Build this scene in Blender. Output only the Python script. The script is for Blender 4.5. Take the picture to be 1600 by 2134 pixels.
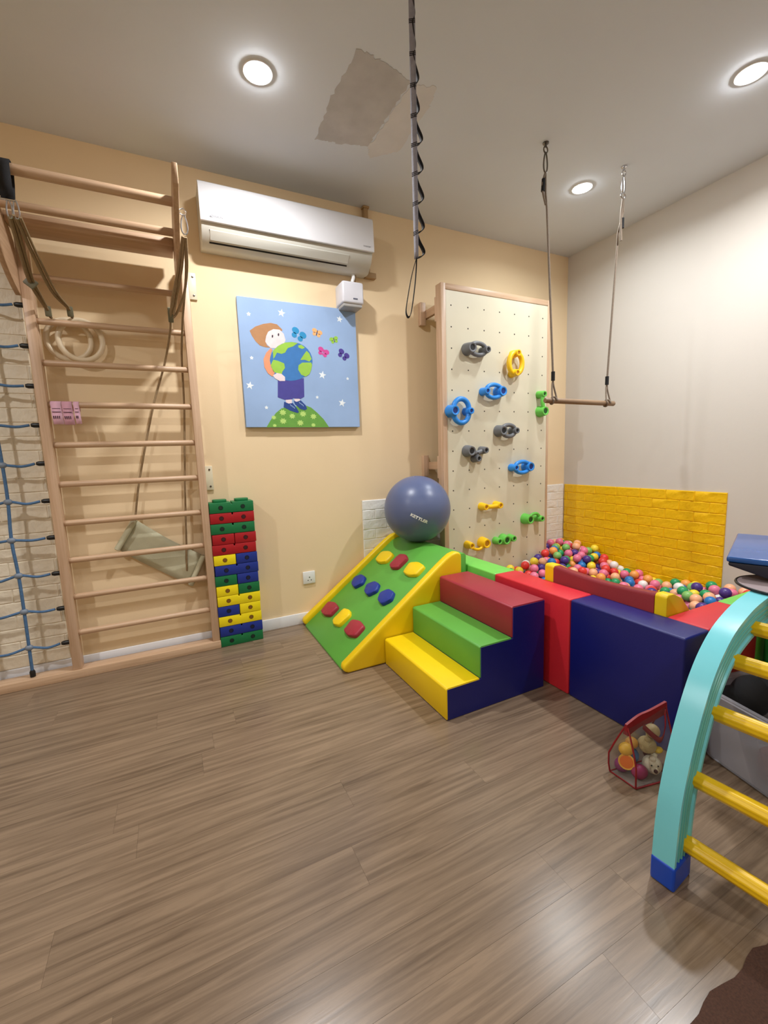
import bpy, bmesh, math, random
import numpy as np
from mathutils import Matrix, Vector, noise

for o in list(bpy.data.objects):
    bpy.data.objects.remove(o, do_unlink=True)
SC = bpy.context.scene
COL = SC.collection
RND = random.Random(7)

# ------------------------------------------------------------------ camera
CAM_H = 1.12
def set_camera():
    yaw, pitch, roll = math.radians(26.0616), math.radians(7.5427), math.radians(2.0016)
    fwd = Vector((math.sin(yaw)*math.cos(pitch), math.cos(yaw)*math.cos(pitch), -math.sin(pitch)))
    right = Vector((math.cos(yaw), -math.sin(yaw), 0))
    down = fwd.cross(right)
    r2 = right*math.cos(roll) + down*math.sin(roll)
    d2 = -right*math.sin(roll) + down*math.cos(roll)
    m = Matrix((( r2.x, -d2.x, -fwd.x, 0), (r2.y, -d2.y, -fwd.y, 0), (r2.z, -d2.z, -fwd.z, CAM_H), (0, 0, 0, 1)))
    cam = bpy.data.cameras.new('camera')
    cam.sensor_fit = 'HORIZONTAL'; cam.sensor_width = 36.0; cam.lens = 894.8/1600*36.0
    cam.clip_start = 0.02
    o = bpy.data.objects.new('camera', cam); COL.objects.link(o); o.matrix_world = m
    SC.camera = o
set_camera()

# ------------------------------------------------------------------ world, exposure, lamp strengths
w = bpy.data.worlds.new('world'); SC.world = w; w.use_nodes = True
w.node_tree.nodes['Background'].inputs[0].default_value = (0.9, 0.95, 1.0, 1)
w.node_tree.nodes['Background'].inputs[1].default_value = 0.0
SC.view_settings.view_transform = 'Standard'
SC.view_settings.look = 'None'
SC.view_settings.exposure = 0.45
SC.view_settings.gamma = 1.0
SC.view_settings.use_curve_mapping = False
LAMP_POWER = 14.0
CEIL = 2.735
BACK = 2.787          # y of the back wall
RIGHT = 3.196         # x of the right wall
LEFT = -2.55
FRONT = -2.3
# downlights: x, y, colour of the lamp, power factor
W_, K_ = (0.99, 0.995, 1.0), (0.91, 0.97, 1.0)
LAMPS = [(0.476, 2.033, W_, 1.0), (2.461, 2.051, K_, 0.47), (2.449, 1.168, W_, 1.05),
         (-1.50, 1.168, W_, 1.0), (0.476, -0.90, W_, 0.55), (-1.50, -0.90, W_, 0.55), (2.449, -0.90, W_, 0.40)]

# ------------------------------------------------------------------ helpers: colours and materials
def lin(c):
    def f(v):
        v /= 255.0
        return v/12.92 if v <= 0.04045 else ((v+0.055)/1.055)**2.4
    return (f(c[0]), f(c[1]), f(c[2]), 1.0)

def new_mat(name):
    m = bpy.data.materials.new(name); m.use_nodes = True
    nt = m.node_tree
    return m, nt, nt.nodes['Principled BSDF']

def mat(name, col, rough=0.5, var=0.06, nscale=6.0, bump=0.0, bscale=120.0, coat=0.0, spec=0.5, metal=0.0, coords='Object', sub=0.0, bdist=0.002):
    """Procedural base: colour varied by a noise, optional noise relief."""
    m, nt, p = new_mat(name)
    N, L = nt.nodes, nt.links
    tc = N.new('ShaderNodeTexCoord')
    nz = N.new('ShaderNodeTexNoise'); nz.inputs['Scale'].default_value = nscale; nz.inputs['Detail'].default_value = 4
    L.new(tc.outputs[coords], nz.inputs['Vector'])
    ramp = N.new('ShaderNodeValToRGB')
    c = lin(col)
    ramp.color_ramp.elements[0].position = 0.3; ramp.color_ramp.elements[1].position = 0.7
    ramp.color_ramp.elements[0].color = (c[0]*(1-var), c[1]*(1-var), c[2]*(1-var), 1)
    ramp.color_ramp.elements[1].color = (min(1, c[0]*(1+var)), min(1, c[1]*(1+var)), min(1, c[2]*(1+var)), 1)
    L.new(nz.outputs['Fac'], ramp.inputs['Fac'])
    L.new(ramp.outputs['Color'], p.inputs['Base Color'])
    p.inputs['Roughness'].default_value = rough
    p.inputs['Metallic'].default_value = metal
    p.inputs['Specular IOR Level'].default_value = spec
    p.inputs['Coat Weight'].default_value = coat
    p.inputs['Coat Roughness'].default_value = 0.15
    if bump:
        n2 = N.new('ShaderNodeTexNoise'); n2.inputs['Scale'].default_value = bscale; n2.inputs['Detail'].default_value = 3
        L.new(tc.outputs[coords], n2.inputs['Vector'])
        b = N.new('ShaderNodeBump'); b.inputs['Strength'].default_value = bump; b.inputs['Distance'].default_value = bdist
        L.new(n2.outputs['Fac'], b.inputs['Height']); L.new(b.outputs['Normal'], p.inputs['Normal'])
    return m

def wood(name, col, dark, stretch=(1, 1, 1), rough=0.45, scale=1.0, rand=0.0, amount=1.0):
    """Grain: noise squeezed across the fibre, random shift for each object."""
    m, nt, p = new_mat(name)
    N, L = nt.nodes, nt.links
    tc = N.new('ShaderNodeTexCoord'); mp = N.new('ShaderNodeMapping'); mp.inputs['Scale'].default_value = stretch
    oi = N.new('ShaderNodeObjectInfo')
    sh = N.new('ShaderNodeVectorMath'); sh.operation = 'SCALE'; sh.inputs[0].default_value = (13.0, 7.0, 5.0)
    L.new(oi.outputs['Random'], sh.inputs['Scale'])
    ad = N.new('ShaderNodeVectorMath'); ad.operation = 'ADD'
    L.new(tc.outputs['Object'], ad.inputs[0]); L.new(sh.outputs['Vector'], ad.inputs[1])
    L.new(ad.outputs['Vector'], mp.inputs['Vector'])
    n1 = N.new('ShaderNodeTexNoise'); n1.inputs['Scale'].default_value = scale; n1.inputs['Detail'].default_value = 6; n1.inputs['Roughness'].default_value = 0.65
    n1.inputs['Distortion'].default_value = 0.6
    L.new(mp.outputs['Vector'], n1.inputs['Vector'])
    ramp = N.new('ShaderNodeValToRGB'); e = ramp.color_ramp.elements
    e[0].position = 0.30; e[1].position = 0.62
    c, d = lin(col), lin(dark)
    e[0].color = tuple(c[i]*(1-amount)+d[i]*amount for i in range(3))+(1,); e[1].color = c
    L.new(n1.outputs['Fac'], ramp.inputs['Fac'])
    if rand:
        hv = N.new('ShaderNodeHueSaturation')
        mr = N.new('ShaderNodeMapRange'); mr.inputs['To Min'].default_value = 1-rand; mr.inputs['To Max'].default_value = 1+rand
        L.new(oi.outputs['Random'], mr.inputs['Value']); L.new(mr.outputs['Result'], hv.inputs['Value'])
        L.new(ramp.outputs['Color'], hv.inputs['Color']); L.new(hv.outputs['Color'], p.inputs['Base Color'])
    else:
        L.new(ramp.outputs['Color'], p.inputs['Base Color'])
    p.inputs['Roughness'].default_value = rough
    b = N.new('ShaderNodeBump'); b.inputs['Strength'].default_value = 0.15; b.inputs['Distance'].default_value = 0.001
    L.new(n1.outputs['Fac'], b.inputs['Height']); L.new(b.outputs['Normal'], p.inputs['Normal'])
    return m

def clear_plastic(name, tint, alpha, rough=0.15):
    m, nt, p = new_mat(name)
    N, L = nt.nodes, nt.links
    c = lin(tint)
    p.inputs['Base Color'].default_value = c; p.inputs['Roughness'].default_value = rough
    tr = N.new('ShaderNodeBsdfTransparent'); tr.inputs['Color'].default_value = (1, 1, 1, 1)
    lw = N.new('ShaderNodeLayerWeight'); lw.inputs['Blend'].default_value = 0.25
    nz = N.new('ShaderNodeTexNoise'); nz.inputs['Scale'].default_value = 14
    ma = N.new('ShaderNodeMath'); ma.operation = 'MULTIPLY_ADD'; ma.inputs[1].default_value = 0.6; ma.inputs[2].default_value = alpha
    L.new(lw.outputs['Fresnel'], ma.inputs[0])
    mx = N.new('ShaderNodeMixShader')
    L.new(ma.outputs['Value'], mx.inputs['Fac']); L.new(tr.outputs[0], mx.inputs[1]); L.new(p.outputs[0], mx.inputs[2])
    b = N.new('ShaderNodeBump'); b.inputs['Strength'].default_value = 0.2; L.new(nz.outputs['Fac'], b.inputs['Height']); L.new(b.outputs['Normal'], p.inputs['Normal'])
    L.new(mx.outputs[0], nt.nodes['Material Output'].inputs['Surface'])
    return m

def glow(name, col, strength):
    m, nt, p = new_mat(name)
    p.inputs['Base Color'].default_value = (0.9, 0.9, 0.9, 1)
    p.inputs['Emission Color'].default_value = col + (1,)
    p.inputs['Emission Strength'].default_value = strength
    return m

# ------------------------------------------------------------------ helpers: geometry
class MB:
    """Collects shapes into one mesh."""
    def __init__(self):
        self.v = []; self.f = []
    def add(self, verts, faces):
        k = len(self.v)
        self.v.extend([tuple(p) for p in verts]); self.f.extend([tuple(i+k for i in q) for q in faces])
        return self
    def _bm(self, bm, mtx=None):
        bm.verts.ensure_lookup_table()
        bm.verts.index_update()
        vs = [(mtx @ x.co) if mtx else x.co.copy() for x in bm.verts]
        fs = [[x.index for x in q.verts] for q in bm.faces]
        bm.free()
        return self.add(vs, fs)
    def box(self, lo, hi, bev=0.0, seg=2, mtx=None):
        bm = bmesh.new()
        bmesh.ops.create_cube(bm, size=1.0)
        s = [hi[i]-lo[i] for i in range(3)]; c = [(hi[i]+lo[i])/2 for i in range(3)]
        for x in bm.verts:
            x.co = Vector((x.co[0]*s[0]+c[0], x.co[1]*s[1]+c[1], x.co[2]*s[2]+c[2]))
        if bev > 0:
            bmesh.ops.bevel(bm, geom=bm.edges[:], offset=bev, segments=seg, profile=0.5, affect='EDGES')
        return self._bm(bm, mtx)
    def prism(self, poly, axis, a, b, bev=0.0, seg=2, mtx=None):
        """poly is 2D: axis x -> (y,z), y -> (x,z), z -> (x,y); runs from a to b along the axis."""
        def P(q, t):
            return {'x': (t, q[0], q[1]), 'y': (q[0], t, q[1]), 'z': (q[0], q[1], t)}[axis]
        bm = bmesh.new()
        v0 = [bm.verts.new(P(q, a)) for q in poly]; v1 = [bm.verts.new(P(q, b)) for q in poly]
        n = len(poly)
        bm.faces.new(v0); bm.faces.new(v1[::-1])
        for i in range(n):
            bm.faces.new((v0[i], v1[i], v1[(i+1) % n], v0[(i+1) % n]))
        bmesh.ops.recalc_face_normals(bm, faces=bm.faces[:])
        if bev > 0:
            ed = [e for e in bm.edges if len(e.link_faces) == 2 and e.calc_face_angle(0) > 0.6]
            bmesh.ops.bevel(bm, geom=ed, offset=bev, segments=seg, profile=0.5, affect='EDGES')
        return self._bm(bm, mtx)
    def tube(self, pts, r, n=8, closed=False, caps=True):
        pts = [Vector(p) for p in pts]; m = len(pts)
        rr = r if isinstance(r, (list, tuple)) else [r]*m
        tang = []
        for i in range(m):
            if closed:
                t = pts[(i+1) % m]-pts[i-1]
            else:
                t = pts[min(i+1, m-1)]-pts[max(i-1, 0)]
            tang.append(t.normalized())
        up = Vector((0, 0, 1)) if abs(tang[0].z) < 0.9 else Vector((1, 0, 0))
        nrm = (up-tang[0]*up.dot(tang[0])).normalized()
        vs = []
        for i in range(m):
            nrm = (nrm-tang[i]*nrm.dot(tang[i])).normalized()
            bi = tang[i].cross(nrm)
            for k in range(n):
                a = 2*math.pi*k/n
                vs.append(pts[i]+(nrm*math.cos(a)+bi*math.sin(a))*rr[i])
        fs = []
        for i in range(m if closed else m-1):
            j = (i+1) % m
            for k in range(n):
                k2 = (k+1) % n
                fs.append((i*n+k, i*n+k2, j*n+k2, j*n+k))
        if caps and not closed:
            fs.append(tuple(range(n))[::-1]); fs.append(tuple((m-1)*n+k for k in range(n)))
        return self.add(vs, fs)
    def cyl(self, p0, p1, r0, r1=None, n=16):
        return self.tube([p0, p1], [r0, r0 if r1 is None else r1], n)
    def lathe(self, prof, origin=(0, 0, 0), axis=(0, 0, 1), n=20):
        """prof: (radius, height) along the axis, open at both ends unless radius 0."""
        ax = Vector(axis).normalized()
        e1 = ax.orthogonal().normalized(); e2 = ax.cross(e1); o = Vector(origin)
        vs = []; fs = []
        for r, h in prof:
            for k in range(n):
                a = 2*math.pi*k/n
                vs.append(o+ax*h+(e1*math.cos(a)+e2*math.sin(a))*max(r, 1e-5))
        for i in range(len(prof)-1):
            for k in range(n):
                k2 = (k+1) % n
                fs.append((i*n+k, i*n+k2, (i+1)*n+k2, (i+1)*n+k))
        return self.add(vs, fs)
    def ball(self, c, r, nu=16, nv=10, scale=(1, 1, 1), rot=None):
        vs = []; fs = []
        for i in range(nv+1):
            t = math.pi*i/nv
            for k in range(nu):
                a = 2*math.pi*k/nu
                p = Vector((math.sin(t)*math.cos(a)*scale[0], math.sin(t)*math.sin(a)*scale[1], math.cos(t)*scale[2]))*r
                if rot: p = rot @ p
                vs.append(p+Vector(c))
        for i in range(nv):
            for k in range(nu):
                k2 = (k+1) % nu
                if i == 0: fs.append((k, (i+1)*nu+k, (i+1)*nu+k2))
                elif i == nv-1: fs.append((i*nu+k, (i+1)*nu+k, i*nu+k2))
                else: fs.append((i*nu+k, (i+1)*nu+k, (i+1)*nu+k2, i*nu+k2))
        return self.add(vs, fs)
    def mesh(self, name, material, smooth=40):
        me = bpy.data.meshes.new(name)
        me.from_pydata(self.v, [], self.f); me.update()
        bm = bmesh.new(); bm.from_mesh(me)
        bmesh.ops.remove_doubles(bm, verts=bm.verts[:], dist=1e-6)
        bmesh.ops.recalc_face_normals(bm, faces=bm.faces[:])
        bm.to_mesh(me); bm.free()
        if material: me.materials.append(material)
        if smooth:
            me.polygons.foreach_set('use_smooth', [True]*len(me.polygons))
            me.set_sharp_from_angle(angle=math.radians(smooth))
        return me
    def obj(self, name, material, parent=None, smooth=40, loc=None, rot=None, label=None):
        return put(name, self.mesh(name, material, smooth), parent, loc, rot, label)

def put(name, me, parent=None, loc=None, rot=None, label=None):
    o = bpy.data.objects.new(name, me); COL.objects.link(o)
    if loc is not None: o.location = loc
    if rot is not None: o.rotation_euler = rot
    if parent is not None:
        o.parent = parent
        o.matrix_parent_inverse = PINV[parent.name]
    # world matrix (no parent chain evaluation needed: parents only shift)
    PINV[o.name] = (Matrix.Translation(Vector(loc) if loc is not None else Vector((0, 0, 0))) @ (rot_m(rot) if rot is not None else Matrix.Identity(4))).inverted()
    if label: o['label'] = label
    return o
PINV = {}
def rot_m(r):
    from mathutils import Euler
    return Euler(r).to_matrix().to_4x4()

def thing(name, label, cat, loc=(0, 0, 0), group=None):
    o = bpy.data.objects.new(name, None); COL.objects.link(o)
    o.empty_display_size = 0.05
    o.location = loc; o['label'] = label; o['category'] = cat
    if group: o['group'] = group
    PINV[o.name] = Matrix.Translation(-Vector(loc))
    return o
def tag(o, label, cat, group=None):
    o['label'] = label; o['category'] = cat
    if group: o['group'] = group
    return o
def struct(o):
    o['kind'] = 'structure'; return o

def bez(pts, n=8):
    """Smooth curve through the points (Catmull-Rom)."""
    P = [Vector(p) for p in pts]; out = []
    for i in range(len(P)-1):
        a = P[max(i-1, 0)]; b = P[i]; c = P[i+1]; d = P[min(i+2, len(P)-1)]
        for k in range(n):
            t = k/n
            out.append(0.5*((2*b)+(c-a)*t+(2*a-5*b+4*c-d)*t*t+(3*b-3*c+d-a)*t*t*t))
    out.append(P[-1]); return out

def text_mesh(body, size, depth=0.0, bold=0.0):
    cu = bpy.data.curves.new('lettering', 'FONT'); cu.body = body; cu.size = size
    cu.align_x = 'CENTER'; cu.align_y = 'CENTER'; cu.extrude = depth; cu.offset = bold; cu.resolution_u = 3
    o = bpy.data.objects.new('lettering', cu); COL.objects.link(o)
    dg = bpy.context.evaluated_depsgraph_get()
    me = bpy.data.meshes.new_from_object(o.evaluated_get(dg))
    bpy.data.objects.remove(o, do_unlink=True); bpy.data.curves.remove(cu)
    return me

# ------------------------------------------------------------------ materials
M = {}
M['peach'] = mat('peach_paint', (236, 211, 172), 0.75, 0.03, 1.5, 0.12, 90)
M['cream'] = mat('cream_paint', (208, 202, 194), 0.75, 0.02, 1.5, 0.12, 90)
M['ceiling'] = mat('ceiling_paint', (214, 219, 226), 0.85, 0.02, 2.0, 0.1, 60)
M['patch_dark'] = mat('grey_plaster', (190, 187, 186), 0.9, 0.10, 9, 0.9, 22)
M['patch_light'] = mat('pinkish_plaster', (214, 212, 212), 0.9, 0.05, 9, 0.7, 22)
M['plank'] = wood('oak_look_plank', (139, 118, 97), (96, 79, 63), (1.3, 30, 1), 0.25, 1.6, 0.06)
M['gap'] = mat('floor_gap', (66, 54, 44), 0.9)
M['white'] = mat('white_gloss', (236, 236, 236), 0.35, 0.02)
M['base'] = mat('white_skirting', (232, 232, 236), 0.4, 0.02)
M['beech_x'] = wood('beech_along_x', (206, 174, 144), (184, 150, 118), (2.5, 60, 60), 0.42, 1.0)
M['beech_y'] = wood('beech_along_y', (198, 164, 132), (174, 140, 108), (60, 2.5, 60), 0.42, 1.0)
M['beech_z'] = wood('beech_along_z', (208, 176, 148), (188, 154, 122), (60, 60, 2.5), 0.42, 1.0)
M['plate'] = mat('cream_metal', (226, 216, 190), 0.4, 0.03)
M['steel'] = mat('steel', (205, 205, 208), 0.25, 0.05, 20, metal=1.0)
M['dark_steel'] = mat('dark_steel', (110, 104, 96), 0.35, 0.05, 20, metal=1.0)
M['black'] = mat('black_plastic', (14, 14, 16), 0.4, 0.1)
M['black_fabric'] = mat('black_webbing', (22, 22, 26), 0.85, 0.1, 60, 0.4, 300)
M['grey_fabric'] = mat('grey_webbing', (150, 150, 164), 0.8, 0.08, 80, 0.4, 300)
M['rope'] = mat('grey_rope', (132, 118, 104), 0.85, 0.12, 90, 0.6, 260)
M['tan_rope'] = mat('tan_rope', (146, 122, 90), 0.85, 0.12, 90, 0.6, 260)
M['olive'] = mat('olive_plastic', (104, 100, 78), 0.5, 0.06)
M['olive_web'] = mat('olive_webbing', (134, 113, 82), 0.85, 0.08, 80, 0.4, 260)
M['blue_rope'] = mat('blue_rope', (72, 108, 148), 0.7, 0.15, 90, 0.6, 240)
M['knot'] = mat('blue_grey_joint', (120, 132, 148), 0.45, 0.06)
M['foam_white'] = mat('white_foam', (238, 236, 232), 0.5, 0.03, 8, 0.7, 30, bdist=0.006)
M['foam_yellow'] = mat('yellow_foam', (242, 192, 6), 0.36, 0.05, 8, 0.7, 30, bdist=0.006)
M['v_yellow'] = mat('yellow_vinyl', (244, 208, 12), 0.42, 0.04, 5, 0.15, 180)
M['v_green'] = mat('green_vinyl', (94, 170, 66), 0.45, 0.05, 5, 0.15, 180)
M['v_lime'] = mat('lime_vinyl', (118, 206, 84), 0.45, 0.04, 5, 0.15, 180)
M['v_maroon'] = mat('maroon_vinyl', (160, 40, 58), 0.45, 0.05, 5, 0.15, 180)
M['v_dark_red'] = mat('dark_red_vinyl', (140, 24, 40), 0.45, 0.05, 5, 0.15, 180)
M['v_red'] = mat('red_vinyl', (216, 40, 54), 0.45, 0.05, 5, 0.15, 180)
M['v_navy'] = mat('navy_vinyl', (16, 24, 108), 0.40, 0.06, 5, 0.15, 180)
M['v_deep'] = mat('deep_blue_vinyl', (24, 52, 148), 0.4, 0.06, 5, 0.1, 180)
M['panel'] = mat('birch_panel', (216, 208, 184), 0.38, 0.04, 3, 0.05, 40)
M['hole'] = mat('dark_hole', (46, 36, 28), 0.8)
M['ball_grey'] = mat('blue_grey_rubber', (92, 104, 142), 0.34, 0.05, 6, 0.1, 300)
M['letter'] = mat('white_print', (238, 238, 240), 0.6, 0.01)
M['grey_print'] = mat('grey_print', (120, 120, 126), 0.6, 0.01)

# ------------------------------------------------------------------ the room
T = 0.12
floor = struct(MB().box((LEFT-T, FRONT-T, -0.14), (RIGHT+T, BACK+T, -0.006)).obj('floor', M['gap'], smooth=0))
def lay_floor():
    pw, pl, gap = 0.1285, 1.22, 0.0004
    rows = int(math.ceil((BACK-FRONT)/pw))
    rr = random.Random(3)
    cache = {}
    y0 = 0.666 - pw*30
    r = 0; y = y0
    while y < BACK:
        off = rr.uniform(0, pl)
        if abs(y-0.666) < 0.01: off = (0.825-LEFT) % pl
        x = LEFT-pl+off
        while x < RIGHT:
            xa, xb = max(x, LEFT), min(x+pl, RIGHT)
            ya, yb = max(y, FRONT), min(y+pw, BACK)
            if xb-xa > 0.02 and yb-ya > 0.01:
                key = (round(xb-xa, 3), round(yb-ya, 3))
                if key not in cache:
                    lx, ly = (xb-xa-gap)/2, (yb-ya-gap)/2
                    cache[key] = MB().box((-lx, -ly, -0.006), (lx, ly, 0.0)).mesh('plank', M['plank'], 0)
                put('plank', cache[key], floor, ((xa+xb)/2, (ya+yb)/2, 0))
            x += pl
        y += pw
lay_floor()
struct(MB().box((LEFT-T, BACK, -0.1), (RIGHT+T, BACK+T, CEIL+T)).obj('wall_back', M['peach'], smooth=0))
struct(MB().box((RIGHT, FRONT-T, -0.1), (RIGHT+T, BACK, CEIL+T)).obj('wall_right', M['cream'], smooth=0))
struct(MB().box((LEFT-T, FRONT-T, -0.1), (LEFT, BACK, CEIL+T)).obj('wall_left', M['peach'], smooth=0))
struct(MB().box((LEFT, FRONT-T, -0.1), (RIGHT, FRONT, CEIL+T)).obj('wall_front', M['peach'], smooth=0))
ceiling = struct(MB().box((LEFT, FRONT, CEIL), (RIGHT, BACK, CEIL+T)).obj('ceiling', M['ceiling'], smooth=0))
def baseboard(name, lo, hi):
    struct(MB().box(lo, hi, 0.003, 2).obj(name, M['base']))
baseboard('baseboard_back', (LEFT, BACK-0.012, 0), (RIGHT-0.012, BACK, 0.074))
baseboard('baseboard_right', (RIGHT-0.012, FRONT+0.012, 0), (RIGHT, BACK, 0.074))
baseboard('baseboard_left', (LEFT, FRONT+0.012, 0), (LEFT+0.012, BACK-0.012, 0.074))
baseboard('baseboard_front', (LEFT, FRONT, 0), (RIGHT, FRONT+0.012, 0.074))

def rough_patch(name, poly, t, material, seed, label):
    """thin ragged plaster skin on the ceiling"""
    rr = random.Random(seed); pts = []
    n = len(poly)
    for i in range(n):
        a, b = Vector(poly[i]), Vector(poly[(i+1) % n]); k = 12
        for j in range(k):
            p = a.lerp(b, j/k); pts.append((p.x+rr.uniform(-.007, .007), p.y+rr.uniform(-.007, .007)))
    MB().prism(pts, 'z', CEIL-t, CEIL-0.0002).obj(name, material, ceiling, smooth=0, label=label)
rough_patch('plaster_patch', [(0.818, 1.765), (0.95, 1.778), (1.09, 1.815), (1.085, 2.055), (1.075, 2.25), (0.92, 2.293), (0.815, 2.308), (0.80, 2.025)], 0.0015, M['patch_dark'], 1, 'ragged grey plaster repair on the ceiling')
rough_patch('plaster_patch', [(1.099, 1.825), (1.215, 1.79), (1.24, 1.92), (1.245, 2.22), (1.13, 2.325), (1.085, 2.26), (1.095, 2.055)], 0.0012, M['patch_light'], 2, 'paler half of the plaster repair')

# downlights
LAMP_LABELS = ['warm round recessed downlight in front of the air conditioner', 'cool white recessed downlight between the two trapeze ropes',
               'warm round recessed downlight at the right picture edge', 'recessed downlight left of the wall bars', 'recessed downlight in the rear middle of the ceiling',
               'recessed downlight in the rear left of the ceiling', 'recessed downlight in the rear right of the ceiling']
def downlight(i, x, y, col, k):
    t = thing('downlight', LAMP_LABELS[i], 'light', (x, y, CEIL), 'recessed ceiling downlights')
    MB().lathe([(0.047, -0.003), (0.052, -0.006), (0.060, -0.005), (0.062, 0.0)], (x, y, CEIL), (0, 0, 1), 32).obj('trim_ring', M['white'], t)
    MB().lathe([(0.0, -0.016), (0.018, -0.0155), (0.034, -0.013), (0.043, -0.008), (0.047, -0.002)], (x, y, CEIL), (0, 0, 1), 32).obj('diffuser', glow('lamp_glow', col, 170.0*k), t)
    la = bpy.data.lights.new('downlight_lamp', 'AREA'); la.shape = 'DISK'; la.size = 0.095
    la.energy = LAMP_POWER*k; la.color = col; la.spread = math.radians(160)
    lo = bpy.data.objects.new('downlight_lamp', la); COL.objects.link(lo); lo.location = (x, y, CEIL-0.018)
    lo.parent = t; lo.matrix_parent_inverse = PINV[t.name]
for i, (x, y, c, k) in enumerate(LAMPS):
    downlight(i, x, y, c, k)

# ------------------------------------------------------------------ brick-pattern foam panels
def brick_meshes(w, h, material, n=5, seed=1):
    out = []
    for k in range(n):
        us = [0, 0.0035/w, 0.22, 0.41, 0.60, 0.79, 1-0.0035/w, 1]; vl = [0, 0.0035/h, 0.36, 0.66, 1-0.0035/h, 1]
        nx, ny = len(us)-1, len(vl)-1; vs = []; fs = []
        for j, v in enumerate(vl):
            for i, u in enumerate(us):
                edge = i in (0, nx) or j in (0, ny)
                z = 0.0 if edge else 0.0036+0.0040*noise.noise(Vector((u*5.5+k*9.1, v*2.6+k*4.7, seed)))
                vs.append(((u-.5)*w, (v-.5)*h, max(0, z)))
        for j in range(ny):
            for i in range(nx):
                q = j*(nx+1)+i
                fs.append((q, q+1, q+nx+2, q+nx+1))
        me = bpy.data.meshes.new('brick'); me.from_pydata(vs, [], fs); me.update()
        me.materials.append(material)
        me.polygons.foreach_set('use_smooth', [True]*len(me.polygons)); me.set_sharp_from_angle(angle=math.radians(24))
        out.append(me)
    return out
def foam_panel(name, label, corner, udir, nrm, width, z0, z1, material, seed, course=0.0705, bl=0.1925):
    """corner: start of the lower edge on the wall; bricks face along nrm"""
    u = Vector(udir); n = Vector(nrm); c = Vector(corner)+n*0.0008
    t = thing(name, label, 'foam panel', tuple(c+u*(width/2)+Vector((0, 0, z0))))
    a = c+Vector((0, 0, z0)); b = c+u*width+n*0.004+Vector((0, 0, z1))
    lo = [min(a[i], b[i]) for i in range(3)]; hi = [max(a[i], b[i]) for i in range(3)]
    MB().box(lo, hi).obj('backing', material, t, smooth=0)
    j = 0.0026
    ms = brick_meshes(bl-j, course-j, material, 6, seed)
    rr = random.Random(seed)
    R3 = Matrix((u, Vector((0, 0, 1)), u.cross(Vector((0, 0, 1))))).transposed()
    flip = R3.col[2].dot(n) < 0
    eul = R3.to_euler() if not flip else Matrix((-u, Vector((0, 0, 1)), (-u).cross(Vector((0, 0, 1))))).transposed().to_euler()
    rows = int(round((z1-z0)/course))
    for r in range(rows):
        s = -bl*(0.5 if r % 2 else 0.0)
        while s < width-0.004:
            sa, sb = max(s, 0)+0.0, min(s+bl, width)
            if sb-sa > 0.012:
                o = put('brick', rr.choice(ms), t, tuple(c+u*((sa+sb)/2)+n*0.004+Vector((0, 0, z1-course*(r+0.5)))), eul)
                o.scale = ((sb-sa-j)/(bl-j), 1, rr.uniform(0.85, 1.15))
            s += bl
foam_panel('foam_brick_panel', 'bright yellow brick-pattern foam panel on the right wall above the ball pit', (RIGHT, 1.492, 0), (0, 1, 0), (-1, 0, 0), BACK-1.492-0.012, 0.098, 0.803, M['foam_yellow'], 11)
foam_panel('foam_brick_panel', 'white brick-pattern foam panel low on the back wall behind the climbing wall', (1.19, BACK, 0), (1, 0, 0), (0, -1, 0), RIGHT-1.19-0.013, 0.100, 0.806, M['foam_white'], 12)
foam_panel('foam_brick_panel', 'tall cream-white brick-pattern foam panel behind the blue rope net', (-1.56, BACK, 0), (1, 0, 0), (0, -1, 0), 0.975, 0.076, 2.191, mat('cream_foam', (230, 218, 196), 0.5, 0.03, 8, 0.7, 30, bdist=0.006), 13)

# ------------------------------------------------------------------ wall bars and the net frame
def wall_bars():
    t = thing('wall_bars', 'tall beech wall bars with ten rungs against the peach wall', 'wall bars', (-0.2, 2.70, 0))
    for xa, xb in ((-0.560, -0.518), (0.135, 0.176), (-1.50, -1.458)):
        MB().box((xa, 2.670, 0.045), (xb, 2.732, 2.20 if xa > -1 else 2.312), 0.004, 2).obj('upright', M['beech_z'], t)
    MB().box((-1.52, 2.660, 0.0), (0.178, 2.745, 0.045), 0.003, 2).obj('base_beam', M['beech_x'], t, label='long floor beam under the wall bars and the net')
    MB().box((-1.458, 2.672, 2.255), (-0.585, 2.702, 2.306), 0.003, 2).obj('top_board', M['beech_x'], t)
    me = MB().tube([(-0.328, 0, 0), (-0.324, 0, 0), (0.324, 0, 0), (0.328, 0, 0)], [0.013, 0.0155, 0.0155, 0.013], 14).mesh('rung', M['beech_x'])
    for z in (0.238, 0.435, 0.631, 0.827, 1.028, 1.227, 1.427, 1.628, 1.824, 2.026):
        put('rung', me, t, (-0.1915, 2.70, z))
    for z in (1.02, 2.105):
        br = MB().box((0.176, 2.775, z-0.072), (0.222, BACK-0.0005, z+0.072), 0.003, 2).obj('wall_bracket', M['plate'], t, label='small cream metal wall bracket')
        MB().box((0.150, 2.731, z-0.03), (0.176, BACK-0.0005, z+0.03)).obj('bracket_arm', M['plate'], t)
        for dz in (-0.05, 0.05):
            MB().lathe([(0.0, 0.004), (0.005, 0.003), (0.006, 0.0)], (0.205, 2.775, z+dz), (0, -1, 0), 12).obj('screw', M['dark_steel'], br)
wall_bars()

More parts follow.
